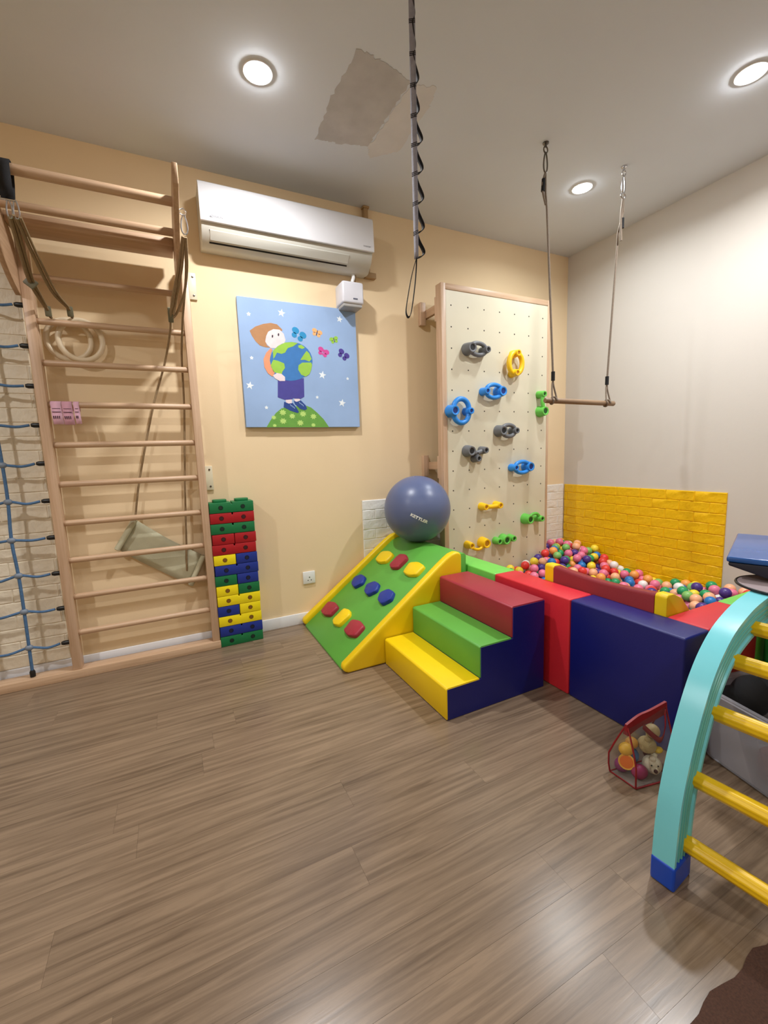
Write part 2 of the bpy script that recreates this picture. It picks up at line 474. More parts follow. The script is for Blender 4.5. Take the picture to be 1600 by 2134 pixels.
def pull_up_frame():
    t = thing('pull_up_frame', 'beech pull-up frame with two thick bars sticking out from the top of the wall bars', 'pull-up bar', (-0.22, 2.6, 2.0))
    low = bez([(2.672, 1.925, 0), (2.56, 1.965, 0), (2.44, 2.045, 0), (2.30, 2.165, 0), (2.10, 2.262, 0)], 5)
    top = bez([(2.085, 2.335, 0), (2.3, 2.325, 0), (2.5, 2.290, 0), (2.672, 2.16, 0)], 5)
    poly = [(p.x, p.y) for p in low]+[(p.x, p.y) for p in top]
    for xa in (-0.582, 0.112):
        MB().prism(poly, 'x', xa, xa+0.022, 0.003, 2).obj('side_plank', M['beech_y'], t)
    MB().box((-0.560, 2.55, 2.204), (0.112, 2.70, 2.246), 0.004, 2).obj('cross_board', M['beech_x'], t)
    for y, z, r in ((2.285, 2.282, 0.020), (2.50, 2.248, 0.018)):
        MB().cyl((-0.561, y, z), (0.113, y, z), r, r, 18).obj('bar', M['beech_x'], t)
pull_up_frame()

def rope_net():
    t = thing('climbing_net', 'blue rope climbing net with grey joints beside the wall bars', 'climbing net', (-1.0, 2.70, 0.045))
    zs = [0.195+0.1885*i for i in range(10)]
    xs = [-0.735, -0.91, -1.085, -1.26]
    rr = random.Random(5)
    jit = {}
    for i, x in enumerate(xs):
        pts = [(x, 2.70, 0.075)]
        for k, z in enumerate(zs):
            jit[i, k] = (x+rr.uniform(-.005, .005), z+rr.uniform(-.004, .012))
            pts.append((jit[i, k][0], 2.70, jit[i, k][1]))
        pts.append((x, 2.70, 2.23))
        MB().tube(bez(pts, 3), 0.0075, 8).obj('vertical_rope', M['blue_rope'], t)
        MB().lathe([(0, 0), (0.012, 0.0), (0.0125, 0.004), (0.0125, 0.026), (0.008, 0.036), (0, 0.036)], (x, 2.70, 0.0465), (0, 0, 1), 12).obj('end_cap', M['black'], t)
    cap = MB().lathe([(0, 0), (0.0115, 0.0), (0.012, 0.004), (0.012, 0.028), (0.008, 0.038), (0, 0.038)], (0, 0, 0), (-1, 0, 0), 12).mesh('end_cap', M['black'])
    kn = MB().ball((0, 0, 0), 0.0165, 12, 8, (1.15, 0.9, 0.95)).mesh('joint', M['knot'])
    for k, z in enumerate(zs):
        pts = [(-0.605, 2.70, z)]+[]
        prev = None
        sag = rr.uniform(0.004, 0.02)
        pts.append((-0.66, 2.70, z-sag*0.6))
        for i in range(len(xs)):
            pts.append((jit[i, k][0], 2.70, jit[i, k][1]))
            if i < len(xs)-1: pts.append((xs[i]-0.087, 2.70, z-rr.uniform(0.0, 0.012)))
        pts.append((-1.415, 2.70, z))
        MB().tube(bez(pts, 4), 0.0065, 8).obj('cross_rope', M['blue_rope'], t)
        put('end_cap', cap, t, (-0.5605, 2.70, z)); o = put('end_cap', cap, t, (-1.4575, 2.70, z), (0, 0, math.pi))
        for i in range(len(xs)):
            put('joint', kn, t, (jit[i, k][0], 2.70, jit[i, k][1]))
rope_net()

def carabiner(mb, c, h, wd, r=0.003, ax=(1, 0, 0)):
    a = Vector(ax); c = Vector(c); pts = []
    for k in range(20):
        s = 2*math.pi*k/20
        wz = math.cos(s)
        f = 0.75+0.25*(-wz)
        pts.append(c+a*(math.sin(s)*wd/2*f)+Vector((0, 0, wz*h/2)))
    return mb.tube(pts, r, 6, closed=True)

def gym_rings():
    # strap over the front bar, then two rope sets down to two wooden rings behind the upper rung
    specs = [('nearer', (-0.355, 2.742, 1.757), -0.378, [(-0.457, 2.27, 2.096), (-0.445, 2.40, 2.02), (-0.42, 2.55, 1.925), (-0.385, 2.66, 1.893)], (-0.378, 2.685, 1.884)),
             ('farther', (-0.408, 2.762, 1.760), -0.467, [(-0.478, 2.27, 2.101), (-0.486, 2.40, 2.02), (-0.492, 2.50, 1.961), (-0.490, 2.58, 1.928), (-0.472, 2.66, 1.885)], (-0.467, 2.685, 1.876))]
    for k, (nm, c, bx, rope, bk) in enumerate(specs):
        lab = 'pale wooden gym ring hanging behind the upper rung, ' + ('right one of two' if k == 0 else 'left one nearest the upright')
        t = thing('gym_ring', lab, 'gym ring', (c[0], c[1], c[2]-0.11), 'pair of gym rings')
        tilt = math.radians(8)
        pts = []
        for i in range(40):
            s = 2*math.pi*i/40
            pts.append((c[0]+0.094*math.cos(s), c[1]+0.004*math.cos(s*1.0)-0.0, c[2]+0.098*math.sin(s)))
        MB().tube(pts, 0.0135, 10, closed=True).obj('ring', mat('pale_ring', (226, 208, 178), 0.35, 0.06, 12), t)
        MB().tube(bez(rope+[bk], 5), 0.0075 if k == 0 else 0.0085, 8).obj('strap', M['olive_web'], t)
        MB().tube(bez([(p[0]+0.014, p[1]-0.006, p[2]+0.003) for p in rope[:-1]]+[(rope[-1][0]+0.006, rope[-1][1], rope[-1][2])], 5), 0.0055, 8).obj('strap', M['olive_web'], t)
        mt = Matrix.Translation(Vector(bk)) @ Matrix.Rotation(math.radians(12), 4, 'X')
        b = MB().box((-0.013, -0.008, -0.030), (0.013, 0.008, 0.018), 0.004, 2, mt).obj('buckle', M['olive'], t)
        MB().tube([(bk[0], 2.70, bk[2]-0.022), (bk[0], 2.735, bk[2]-0.021), (bk[0], 2.745, c[2]+0.098)], 0.006, 8).obj('loop', M['olive_web'], t)
        cb = MB(); carabiner(cb, (rope[0][0]+0.002, 2.27, 2.128), 0.07, 0.024, 0.003)
        cb.obj('carabiner', M['steel'], t)
        if k == 1:
            MB().box((-0.022, -0.007, -0.02), (0.022, 0.007, 0.02), 0.004, 2, Matrix.Translation((-0.491, 2.535, 1.945)) @ Matrix.Rotation(math.radians(40), 4, 'Y')).obj('adjuster', M['olive'], t)
    s = thing('hanging_strap', 'black strap looped over the front pull-up bar at the left picture edge', 'strap', (-0.47, 2.27, 2.16))
    loop = [(2.262, 2.166), (2.258, 2.23), (2.259, 2.285), (2.27, 2.306), (2.285, 2.309), (2.30, 2.306), (2.312, 2.285), (2.300, 2.23), (2.276, 2.166)]
    inner = [(y, z) for y, z in loop]
    vs = []; fs = []
    for (y, z) in inner:
        vs += [(-0.500, y, z), (-0.455, y, z)]
    for i in range(len(inner)-1):
        fs.append((2*i, 2*i+1, 2*i+3, 2*i+2))
    o = MB().add(vs, fs).obj('webbing', M['black_fabric'], s)
    sm = o.modifiers.new('thick', 'SOLIDIFY'); sm.thickness = 0.003; sm.offset = 1
    MB().tube([(-0.502, 2.269, 2.160), (-0.453, 2.269, 2.160)], 0.0045, 8).obj('rod', M['steel'], s)
gym_rings()

def sling_swing():
    t = thing('sling_swing', 'sage green cloth sling swing folded behind the lower rungs on two tan ropes', 'swing', (0.0, 2.75, 0.4))
    r1 = [(0.143, 2.27, 2.135), (0.118, 2.36, 2.03), (0.084, 2.45, 1.924), (0.066, 2.52, 1.845)]
    r1b = [(0.066, 2.52, 1.845), (0.06, 2.62, 1.80), (0.02, 2.735, 1.66), (-0.06, 2.752, 1.421), (-0.162, 2.755, 1.031), (-0.206, 2.757, 0.80)]
    r2 = [(0.152, 2.27, 2.135), (0.150, 2.40, 2.03), (0.136, 2.52, 1.93), (0.124, 2.62, 1.85), (0.11, 2.735, 1.70), (0.099, 2.752, 1.426), (0.067, 2.755, 1.018), (0.032, 2.757, 0.479)]
    MB().tube(bez(r1, 6), 0.0075, 8).obj('rope', M['tan_rope'], t)
    MB().tube(bez(r1b, 6), 0.0055, 8).obj('rope', M['tan_rope'], t)
    MB().tube(bez(r2, 6), 0.0055, 8).obj('rope', M['tan_rope'], t)
    MB().tube(bez([(0.149, 2.262, 2.13), (0.128, 2.36, 2.02), (0.10, 2.45, 1.93), (0.082, 2.50, 1.86)], 6), 0.006, 8).obj('rope', M['tan_rope'], t)
    MB().tube(bez([(0.154, 2.262, 2.13), (0.153, 2.34, 2.03), (0.134, 2.44, 1.94), (0.098, 2.50, 1.87), (0.075, 2.515, 1.845)], 6), 0.006, 8).obj('rope', M['tan_rope'], t)
    MB().box((-0.012, -0.012, -0.035), (0.012, 0.012, 0.035), 0.004, 2, Matrix.Translation((0.068, 2.515, 1.86)) @ Matrix.Rotation(math.radians(25), 4, 'X')).obj('adjuster', M['olive'], t)
    cb = MB(); carabiner(cb, (0.152, 2.265, 2.185), 0.085, 0.034, 0.0035)
    cb.tube([(0.134, 2.25, 2.236), (0.150, 2.252, 2.246), (0.164, 2.254, 2.236), (0.160, 2.256, 2.222), (0.148, 2.256, 2.218), (0.138, 2.254, 2.224)], 0.003, 6, closed=True)
    cb.obj('carabiner', M['steel'], t)
    # cloth: sleeve - sheet - sleeve, running down to the right
    a0, a1 = Vector((-0.205, 2.757, 0.812)), Vector((-0.305, 2.757, 0.655))
    b0, b1 = Vector((0.128, 2.757, 0.560)), Vector((0.045, 2.757, 0.395))
    vs = []; fs = []; n, m = 14, 5
    for j in range(m+1):
        for i in range(n+1):
            u, v = i/n, j/m
            p = a0.lerp(b0, u).lerp(a1.lerp(b1, u), v)
            p.y += 0.008*math.sin(u*math.pi)+0.004*math.sin(u*9+v*3)
            p.z -= 0.012*math.sin(u*math.pi)
            vs.append(p)
    for j in range(m):
        for i in range(n):
            q = j*(n+1)+i; fs.append((q, q+1, q+n+2, q+n+1))
    cl = mat('sage_cloth', (190, 186, 158), 0.9, 0.05, 20, 0.4, 220)
    o = MB().add(vs, fs).obj('cloth', cl, t, smooth=60)
    sm = o.modifiers.new('thick', 'SOLIDIFY'); sm.thickness = 0.003
    for p, q in ((a0, a1), (b0, b1)):
        d = (q-p).normalized()*0.008
        off = Vector((0, -0.016, 0))
        MB().tube([p-d*0.5+off, p+off, q+off, q+d*0.5+off], [0.010, 0.0155, 0.0155, 0.010], 12).obj('sleeve', cl, t)
sling_swing()

# pink paper tickets folded over a rung
def tickets():
    pk = [mat('pink_paper', (236, 188, 212), 0.8, 0.03), mat('rose_paper', (222, 168, 190), 0.8, 0.03)]
    ink = mat('dark_ink', (70, 44, 60), 0.8)
    zr, yr, rad = 1.427, 2.70, 0.0165
    defs = [(-0.508, 0.044, 0.098, 0, 'pair of pink paper tickets over a rung, left of three bunches'),
            (-0.462, 0.043, 0.100, 1, 'pair of deeper pink paper tickets over a rung, middle of three bunches'),
            (-0.414, 0.024, 0.096, 0, 'single narrow pink paper ticket over a rung, right of three bunches')]
    for x, wd, ln, m, lab in defs:
        t = thing('paper_ticket', lab, 'paper ticket', (x+wd/2, yr-rad, zr-ln), 'pink tickets on a rung')
        prof = [(yr+rad+0.001, zr-0.03), (yr+rad+0.001, zr)]
        for k in range(1, 8):
            a = math.pi*k/8
            prof.append((yr+(rad+0.001)*math.cos(a), zr+(rad+0.001)*math.sin(a)))
        prof += [(yr-rad-0.001, zr), (yr-rad-0.004, zr-ln*0.45), (yr-rad-0.010, zr-ln*0.5), (yr-rad-0.006, zr-ln)]
        vs = []; fs = []
        for k, (y, z) in enumerate(prof):
            sk = 0.006*max(0, (zr-z)/ln) if z < zr and y < yr else 0
            vs += [(x+sk, y, z), (x+wd+sk, y, z)]
        for k in range(len(prof)-1): fs.append((2*k, 2*k+1, 2*k+3, 2*k+2))
        o = MB().add(vs, fs).obj('paper', pk[m], t)
        s = o.modifiers.new('thick', 'SOLIDIFY'); s.thickness = 0.0006
        p = MB()
        n = 4 if wd > 0.03 else 2
        for k in range(n):
            xx = x+0.008+(wd-0.012)*k/n
            p.box((xx, yr-rad-0.0112, zr-ln*0.72), (xx+0.0035, yr-rad-0.0100, zr-ln*0.58))
        p.box((x+0.005, yr-rad-0.0066, zr-ln*0.40), (x+wd-0.003, yr-rad-0.0056, zr-ln*0.37))
        p.box((x+0.006, yr-rad-0.0045, zr-ln*0.22), (x+wd-0.004, yr-rad-0.0035, zr-ln*0.20))
        p.obj('print', ink, t, smooth=0)
tickets()

# ------------------------------------------------------------------ tower of toy blocks
def block_tower():
    cols = {'g': mat('green_toy_plastic', (12, 112, 62), 0.45, 0.05, 12, 0.12, 120), 'r': mat('red_toy_plastic', (168, 14, 28), 0.45, 0.05, 12, 0.12, 120),
            'b': mat('blue_toy_plastic', (24, 48, 142), 0.45, 0.05, 12, 0.12, 120), 'y': mat('yellow_toy_plastic', (244, 222, 16), 0.45, 0.04, 12, 0.12, 120)}
    names = {'g': 'green', 'r': 'red', 'b': 'blue', 'y': 'yellow'}
    rows = ['G', 'R', 'G', 'rr', 'R', 'yb', 'B', 'gb', 'yg', 'Y', 'by', 'Y', 'B', 'G']        # top to bottom
    count = ['topmost', 'second from the top', 'third from the top', 'fourth from the top', 'fifth from the top', 'sixth from the top', 'seventh from the top',
             'seventh from the bottom', 'sixth from the bottom', 'fifth from the bottom', 'fourth from the bottom', 'third from the bottom', 'second from the bottom', 'lowest']
    h = 0.0627; x0, x1 = 0.1785, 0.4275; yf, yb = 2.664, 2.772
    rr = random.Random(9)
    hole_in = {k: mat('hole_'+names[k], {'g': (4, 34, 22), 'r': (58, 6, 12), 'b': (8, 14, 46), 'y': (124, 84, 14)}[k], 0.7) for k in cols}
    for i, row in enumerate(rows):
        z0 = h*(13-i); sh = rr.uniform(-0.0025, 0.0025)
        cells = [(row, x0, x1)] if len(row) == 1 else [(row[0], x0, (x0+x1)/2-0.0015), (row[1], (x0+x1)/2+0.0015, x1)]
        for j, (c, xa, xb) in enumerate(cells):
            k = c.lower(); big = c.isupper()
            xa += sh; xb += sh
            lab = names[k]+(' long toy block, ' if big else ' short %s toy block, ' % ('left-hand' if j == 0 else 'right-hand'))+count[i]+' in the tower'
            if i == 0: lab = 'green long toy block with two bare studs on top of the block tower'
            t = thing('toy_block', lab, 'toy block', ((xa+xb)/2, (yf+yb)/2, z0), 'blocks of the toy block tower')
            zt = z0+h-0.0012
            n = 2 if big else 1
            wdt = (xb-xa)/n
            prof = [(xa, z0+0.0005), (xb, z0+0.0005), (xb, zt)]
            if big:
                xm = (xa+xb)/2
                prof += [(xm+0.004, zt), (xm+0.004, zt-0.012), (xm-0.004, zt-0.012), (xm-0.004, zt)]
            prof += [(xa, zt)]
            MB().prism(prof, 'y', yf, yb, 0.003, 2).obj('body', cols[k], t)
            for q in range(n):
                cx = xa+wdt*(q+0.5)
                MB().lathe([(0.0, 0.0008), (0.0112, 0.0008), (0.0116, 0.0), (0.0132, 0.0), (0.0135, -0.001)], (cx, yf, z0+h*0.5), (0, -1, 0), 18).obj('hole', hole_in[k], t)
                if i == 0:
                    MB().prism([(cx+0.040*math.copysign(abs(math.cos(a))**0.6, math.cos(a)), (yf+yb)/2+0.034*math.copysign(abs(math.sin(a))**0.6, math.sin(a))) for a in [2*math.pi*s/28 for s in range(28)]], 'z', zt-0.001, zt+0.016, 0.003, 2).obj('stud', cols[k], t)
block_tower()

# ------------------------------------------------------------------ air conditioner and fittings on the back wall
def flat_text(body, size, loc, width, parent, material, rot=(math.pi/2, 0, 0)):
    me = text_mesh(body, size); me.name = 'lettering'
    xs = [v.co.x for v in me.vertices]; k = width/(max(xs)-min(xs))
    for v in me.vertices: v.co.x *= k; v.co.y *= k
    me.materials.clear(); me.materials.append(material)
    return put('lettering', me, parent, loc, rot)
def air_conditioner():
    x0, x1 = 0.256, 1.268
    t = thing('air_conditioner', 'white split air conditioner unit high on the peach wall', 'air conditioner', ((x0+x1)/2, BACK, 2.29))
    ac = mat('ac_white', (220, 220, 224), 0.35, 0.015)
    ac2 = mat('ac_white_body', (200, 198, 188), 0.4, 0.015)
    body = [(BACK-0.0005, 2.296), (BACK-0.0005, 2.592), (2.640, 2.592), (2.628, 2.580), (2.620, 2.388), (2.622, 2.372), (2.640, 2.335), (2.690, 2.290), (2.715, 2.286)]
    MB().prism(body, 'x', x0+0.004, x1-0.004, 0.004, 2).obj('body', ac2, t)
    fr = [(2.632, 2.594), (2.610, 2.580), (2.604, 2.560), (2.598, 2.392), (2.600, 2.384), (2.619, 2.386), (2.627, 2.575)]
    MB().prism(fr, 'x', x0, x1, 0.003, 2).obj('front_panel', ac, t)
    # outlet slot and the flap lying in it
    d = Vector((0, 2.672-2.632, 2.306-2.352)).normalized(); nrm = Vector((0, -0.76, -0.65))
    def chin(s, off): return Vector((0, 2.627, 2.362))+d*s+nrm*off
    sl = MB()
    a, b = chin(0.006, 0.002), chin(0.070, 0.002)
    sl.add([(x0+0.045, a.y, a.z), (x1-0.19, a.y, a.z), (x1-0.19, b.y, b.z), (x0+0.045, b.y, b.z)], [(0, 1, 2, 3)])
    q = [chin(0.006, 0.0), chin(0.074, 0.0), chin(0.074, 0.0035), chin(0.006, 0.0035)]
    MB().prism([(p.y, p.z) for p in q], 'x', x0+0.043, x1-0.163).obj('outlet', M['black'], t, smooth=0)
    q = [chin(0.004, 0.003), chin(0.054, 0.003), chin(0.056, 0.009), chin(0.006, 0.009)]
    MB().prism([(p.y, p.z) for p in q], 'x', x0+0.046, x1-0.160, 0.0015, 1).obj('flap', ac2, t)
    q = [chin(0.015, 0.001), chin(0.045, 0.001), chin(0.045, 0.004), chin(0.015, 0.004)]
    MB().prism([(p.y, p.z) for p in q], 'x', x1-0.075, x1-0.066).obj('sensor_window', M['black'], t, smooth=0)
    flat_text('DAIKIN', 0.02, (x0+0.085, 2.5965, 2.410), 0.055, t, M['grey_print'])
    MB().prism([(x0+0.046, 2.405), (x0+0.056, 2.405), (x0+0.051, 2.415)], 'y', 2.5955, 2.5975).obj('logo', M['grey_print'], t, smooth=0)
    flat_text('inverter', 0.02, (x1-0.050, 2.5965, 2.412), 0.050, t, M['grey_print'])
air_conditioner()
def wall_fittings():
    t = thing('pipe_duct', 'short tan pipe duct rising from the air conditioner to the ceiling', 'pipe duct', (1.295, BACK, 2.60))
    tan = mat('tan_plastic', (168, 136, 94), 0.6, 0.05)
    MB().box((1.276, 2.750, 2.33), (1.306, BACK-0.0005, 2.722), 0.004, 2).obj('duct', tan, t)
    MB().box((1.270, 2.744, 2.722), (1.314, BACK-0.0005, CEIL-0.0005), 0.004, 2).obj('collar', tan, t)
    MB().box((1.272, 2.752, 2.295), (1.350, BACK-0.0005, 2.330), 0.003, 2).obj('side_duct', tan, t)
    t = thing('drain_pump', 'small white rounded box on the wall under the right end of the air conditioner', 'pump box', (1.135, BACK, 2.07))
    w2 = mat('grey_white_plastic', (214, 214, 222), 0.35, 0.02)
    MB().box((1.062, 2.652, 2.082), (1.208, BACK-0.0005, 2.216), 0.014, 3).obj('cover', w2, t)
    MB().box((1.070, 2.662, 2.064), (1.200, BACK-0.0005, 2.086), 0.008, 2).obj('base', mat('grey_plastic', (168, 166, 164), 0.45, 0.02), t)
    MB().box((1.133, 2.6505, 2.107), (1.163, 2.653, 2.115)).obj('logo', mat('blue_grey_mark', (84, 88, 106), 0.6), t, smooth=0)
    MB().tube(bez([(1.160, 2.72, 2.205), (1.160, 2.72, 2.24), (1.168, 2.72, 2.262), (1.170, 2.725, 2.284)], 5), 0.011, 12).obj('drain_pipe', M['white'], t)
    MB().tube(bez([(1.185, 2.735, 2.21), (1.187, 2.735, 2.25), (1.19, 2.735, 2.286)], 5), 0.005, 8).obj('cable', tan, t)
    t = thing('wall_socket', 'white square wall socket low on the peach wall', 'socket', (0.776, BACK, 0.27))
    MB().box((0.734, 2.776, 0.271), (0.818, BACK-0.0005, 0.356), 0.004, 2).obj('face_plate', M['white'], t)
    for dx, dz, r in ((0.002, 0.002, 0.0042), (-0.009, -0.018, 0.0036), (0.013, -0.018, 0.0036)):
        MB().lathe([(0, 0.0005), (r, 0.0005), (r, 0.0)], (0.776+dx, 2.776, 0.3135+dz), (0, -1, 0), 10).obj('pin_hole', M['hole'], t)
wall_fittings()

# ------------------------------------------------------------------ canvas picture
ART = {
  'hair': [(-0.315,0.189),(-0.28,0.216),(-0.231,0.236),(-0.187,0.246),(-0.149,0.241),(-0.12,0.215),(-0.118,0.204),(-0.135,0.208),(-0.173,0.21),(-0.201,0.197),(-0.219,0.169),(-0.227,0.137),(-0.218,0.111),(-0.197,0.1),(-0.23,0.1),(-0.261,0.108),(-0.286,0.132),(-0.305,0.162)],
  'face': [(-0.22,0.164),(-0.207,0.191),(-0.173,0.211),(-0.135,0.211),(-0.111,0.189),(-0.102,0.152),(-0.118,0.119),(-0.164,0.099),(-0.197,0.098),(-0.218,0.119),(-0.227,0.132),(-0.224,0.148)],
  'eye_a': [(-0.177,0.168),(-0.178,0.163),(-0.181,0.16),(-0.184,0.159),(-0.186,0.162),(-0.186,0.168),(-0.185,0.173),(-0.182,0.176),(-0.179,0.177),(-0.177,0.174)],
  'eye_b': [(-0.139,0.181),(-0.14,0.176),(-0.143,0.172),(-0.146,0.172),(-0.148,0.175),(-0.149,0.18),(-0.147,0.186),(-0.145,0.189),(-0.142,0.19),(-0.139,0.187)],
  'globe': [(0.064,0.035),(0.058,0.008),(0.046,-0.019),(0.028,-0.042),(0.005,-0.063),(-0.022,-0.078),(-0.052,-0.088),(-0.083,-0.093),(-0.113,-0.091),(-0.141,-0.083),(-0.165,-0.07),(-0.185,-0.053),(-0.199,-0.032),(-0.207,-0.008),(-0.208,0.018),(-0.203,0.044),(-0.192,0.069),(-0.175,0.092),(-0.153,0.112),(-0.127,0.128),(-0.098,0.139),(-0.068,0.144),(-0.038,0.143),(-0.009,0.137),(0.016,0.125),(0.037,0.108),(0.053,0.086),(0.062,0.061)],
  'land_a': [(-0.185,0.082),(-0.146,0.117),(-0.106,0.137),(-0.06,0.144),(-0.026,0.14),(-0.056,0.118),(-0.091,0.105),(-0.11,0.076),(-0.133,0.067),(-0.16,0.073),(-0.176,0.045),(-0.185,0.034)],
  'land_b': [(-0.024,0.126),(-0.004,0.132),(0.019,0.116),(0.001,0.106),(-0.022,0.113)],
  'land_c': [(-0.204,-0.005),(-0.186,0.029),(-0.158,0.025),(-0.12,0.011),(-0.116,-0.016),(-0.134,-0.039),(-0.141,-0.058),(-0.169,-0.051),(-0.19,-0.042)],
  'land_d': [(-0.015,0.039),(0.01,0.074),(0.029,0.097),(0.046,0.082),(0.059,0.049),(0.043,0.032),(0.014,0.041)],
  'land_e': [(-0.029,0.005),(-0.004,0.023),(0.055,0.027),(0.06,0.011),(0.052,-0.018),(0.039,-0.046),(0.014,-0.062),(-0.015,-0.052),(-0.033,-0.022)],
  'arm': [(-0.197,0.097),(-0.226,0.068),(-0.245,0.03),(-0.243,-0.018),(-0.224,-0.054),(-0.198,-0.072),(-0.182,-0.049),(-0.202,-0.015),(-0.208,0.027),(-0.196,0.07),(-0.187,0.087)],
  'hand': [(-0.195,-0.066),(-0.169,-0.049),(-0.141,-0.053),(-0.12,-0.071),(-0.121,-0.095),(-0.155,-0.097),(-0.182,-0.082)],
  'shorts': [(-0.166,-0.094),(0.001,-0.073),(-0.003,-0.188),(-0.03,-0.203),(-0.076,-0.199),(-0.083,-0.207),(-0.129,-0.211),(-0.173,-0.196)],
  'sock_a': [(-0.126,-0.211),(-0.085,-0.207),(-0.087,-0.235),(-0.119,-0.236)],
  'sock_b': [(-0.071,-0.204),(-0.033,-0.201),(-0.031,-0.223),(-0.063,-0.223)],
  'shoe_a': [(-0.135,-0.222),(-0.107,-0.233),(-0.081,-0.229),(-0.057,-0.26),(-0.044,-0.285),(-0.053,-0.291),(-0.099,-0.277),(-0.14,-0.256)],
  'shoe_b': [(-0.074,-0.215),(-0.054,-0.221),(-0.028,-0.211),(0.003,-0.242),(0.011,-0.264),(-0.005,-0.273),(-0.034,-0.265),(-0.067,-0.235)],
  'hill': [(-0.255,-0.38),(-0.227,-0.337),(-0.191,-0.292),(-0.155,-0.264),(-0.108,-0.252),(0.009,-0.245),(0.038,-0.255),(0.079,-0.289),(0.119,-0.329),(0.154,-0.381)],
}
ART_MARKS = {
  'star': [(-0.117,0.311,0.025),(0.263,0.313,0.023),(0.126,-0.047,0.027),(-0.337,-0.131,0.025),(0.254,-0.222,0.027)],
  'dot': [(-0.314,0.284,0.013),(-0.315,0.032,0.012),(0.301,-0.062,0.011),(0.083,-0.189,0.011),(-0.247,-0.26,0.012)],
  'spot': [(-0.148,-0.289,0.024),(-0.089,-0.311,0.022),(-0.018,-0.296,0.024),(0.05,-0.312,0.023),(-0.149,-0.342,0.024),(-0.039,-0.353,0.024),(-0.206,-0.32,0.017),(-0.204,-0.37,0.014),(0.047,-0.367,0.017)],
  'fly': [(-0.018,0.192,0.047),(0.104,0.213,0.033),(0.218,0.179,0.029),(0.14,0.097,0.037),(0.278,0.089,0.04)],
}

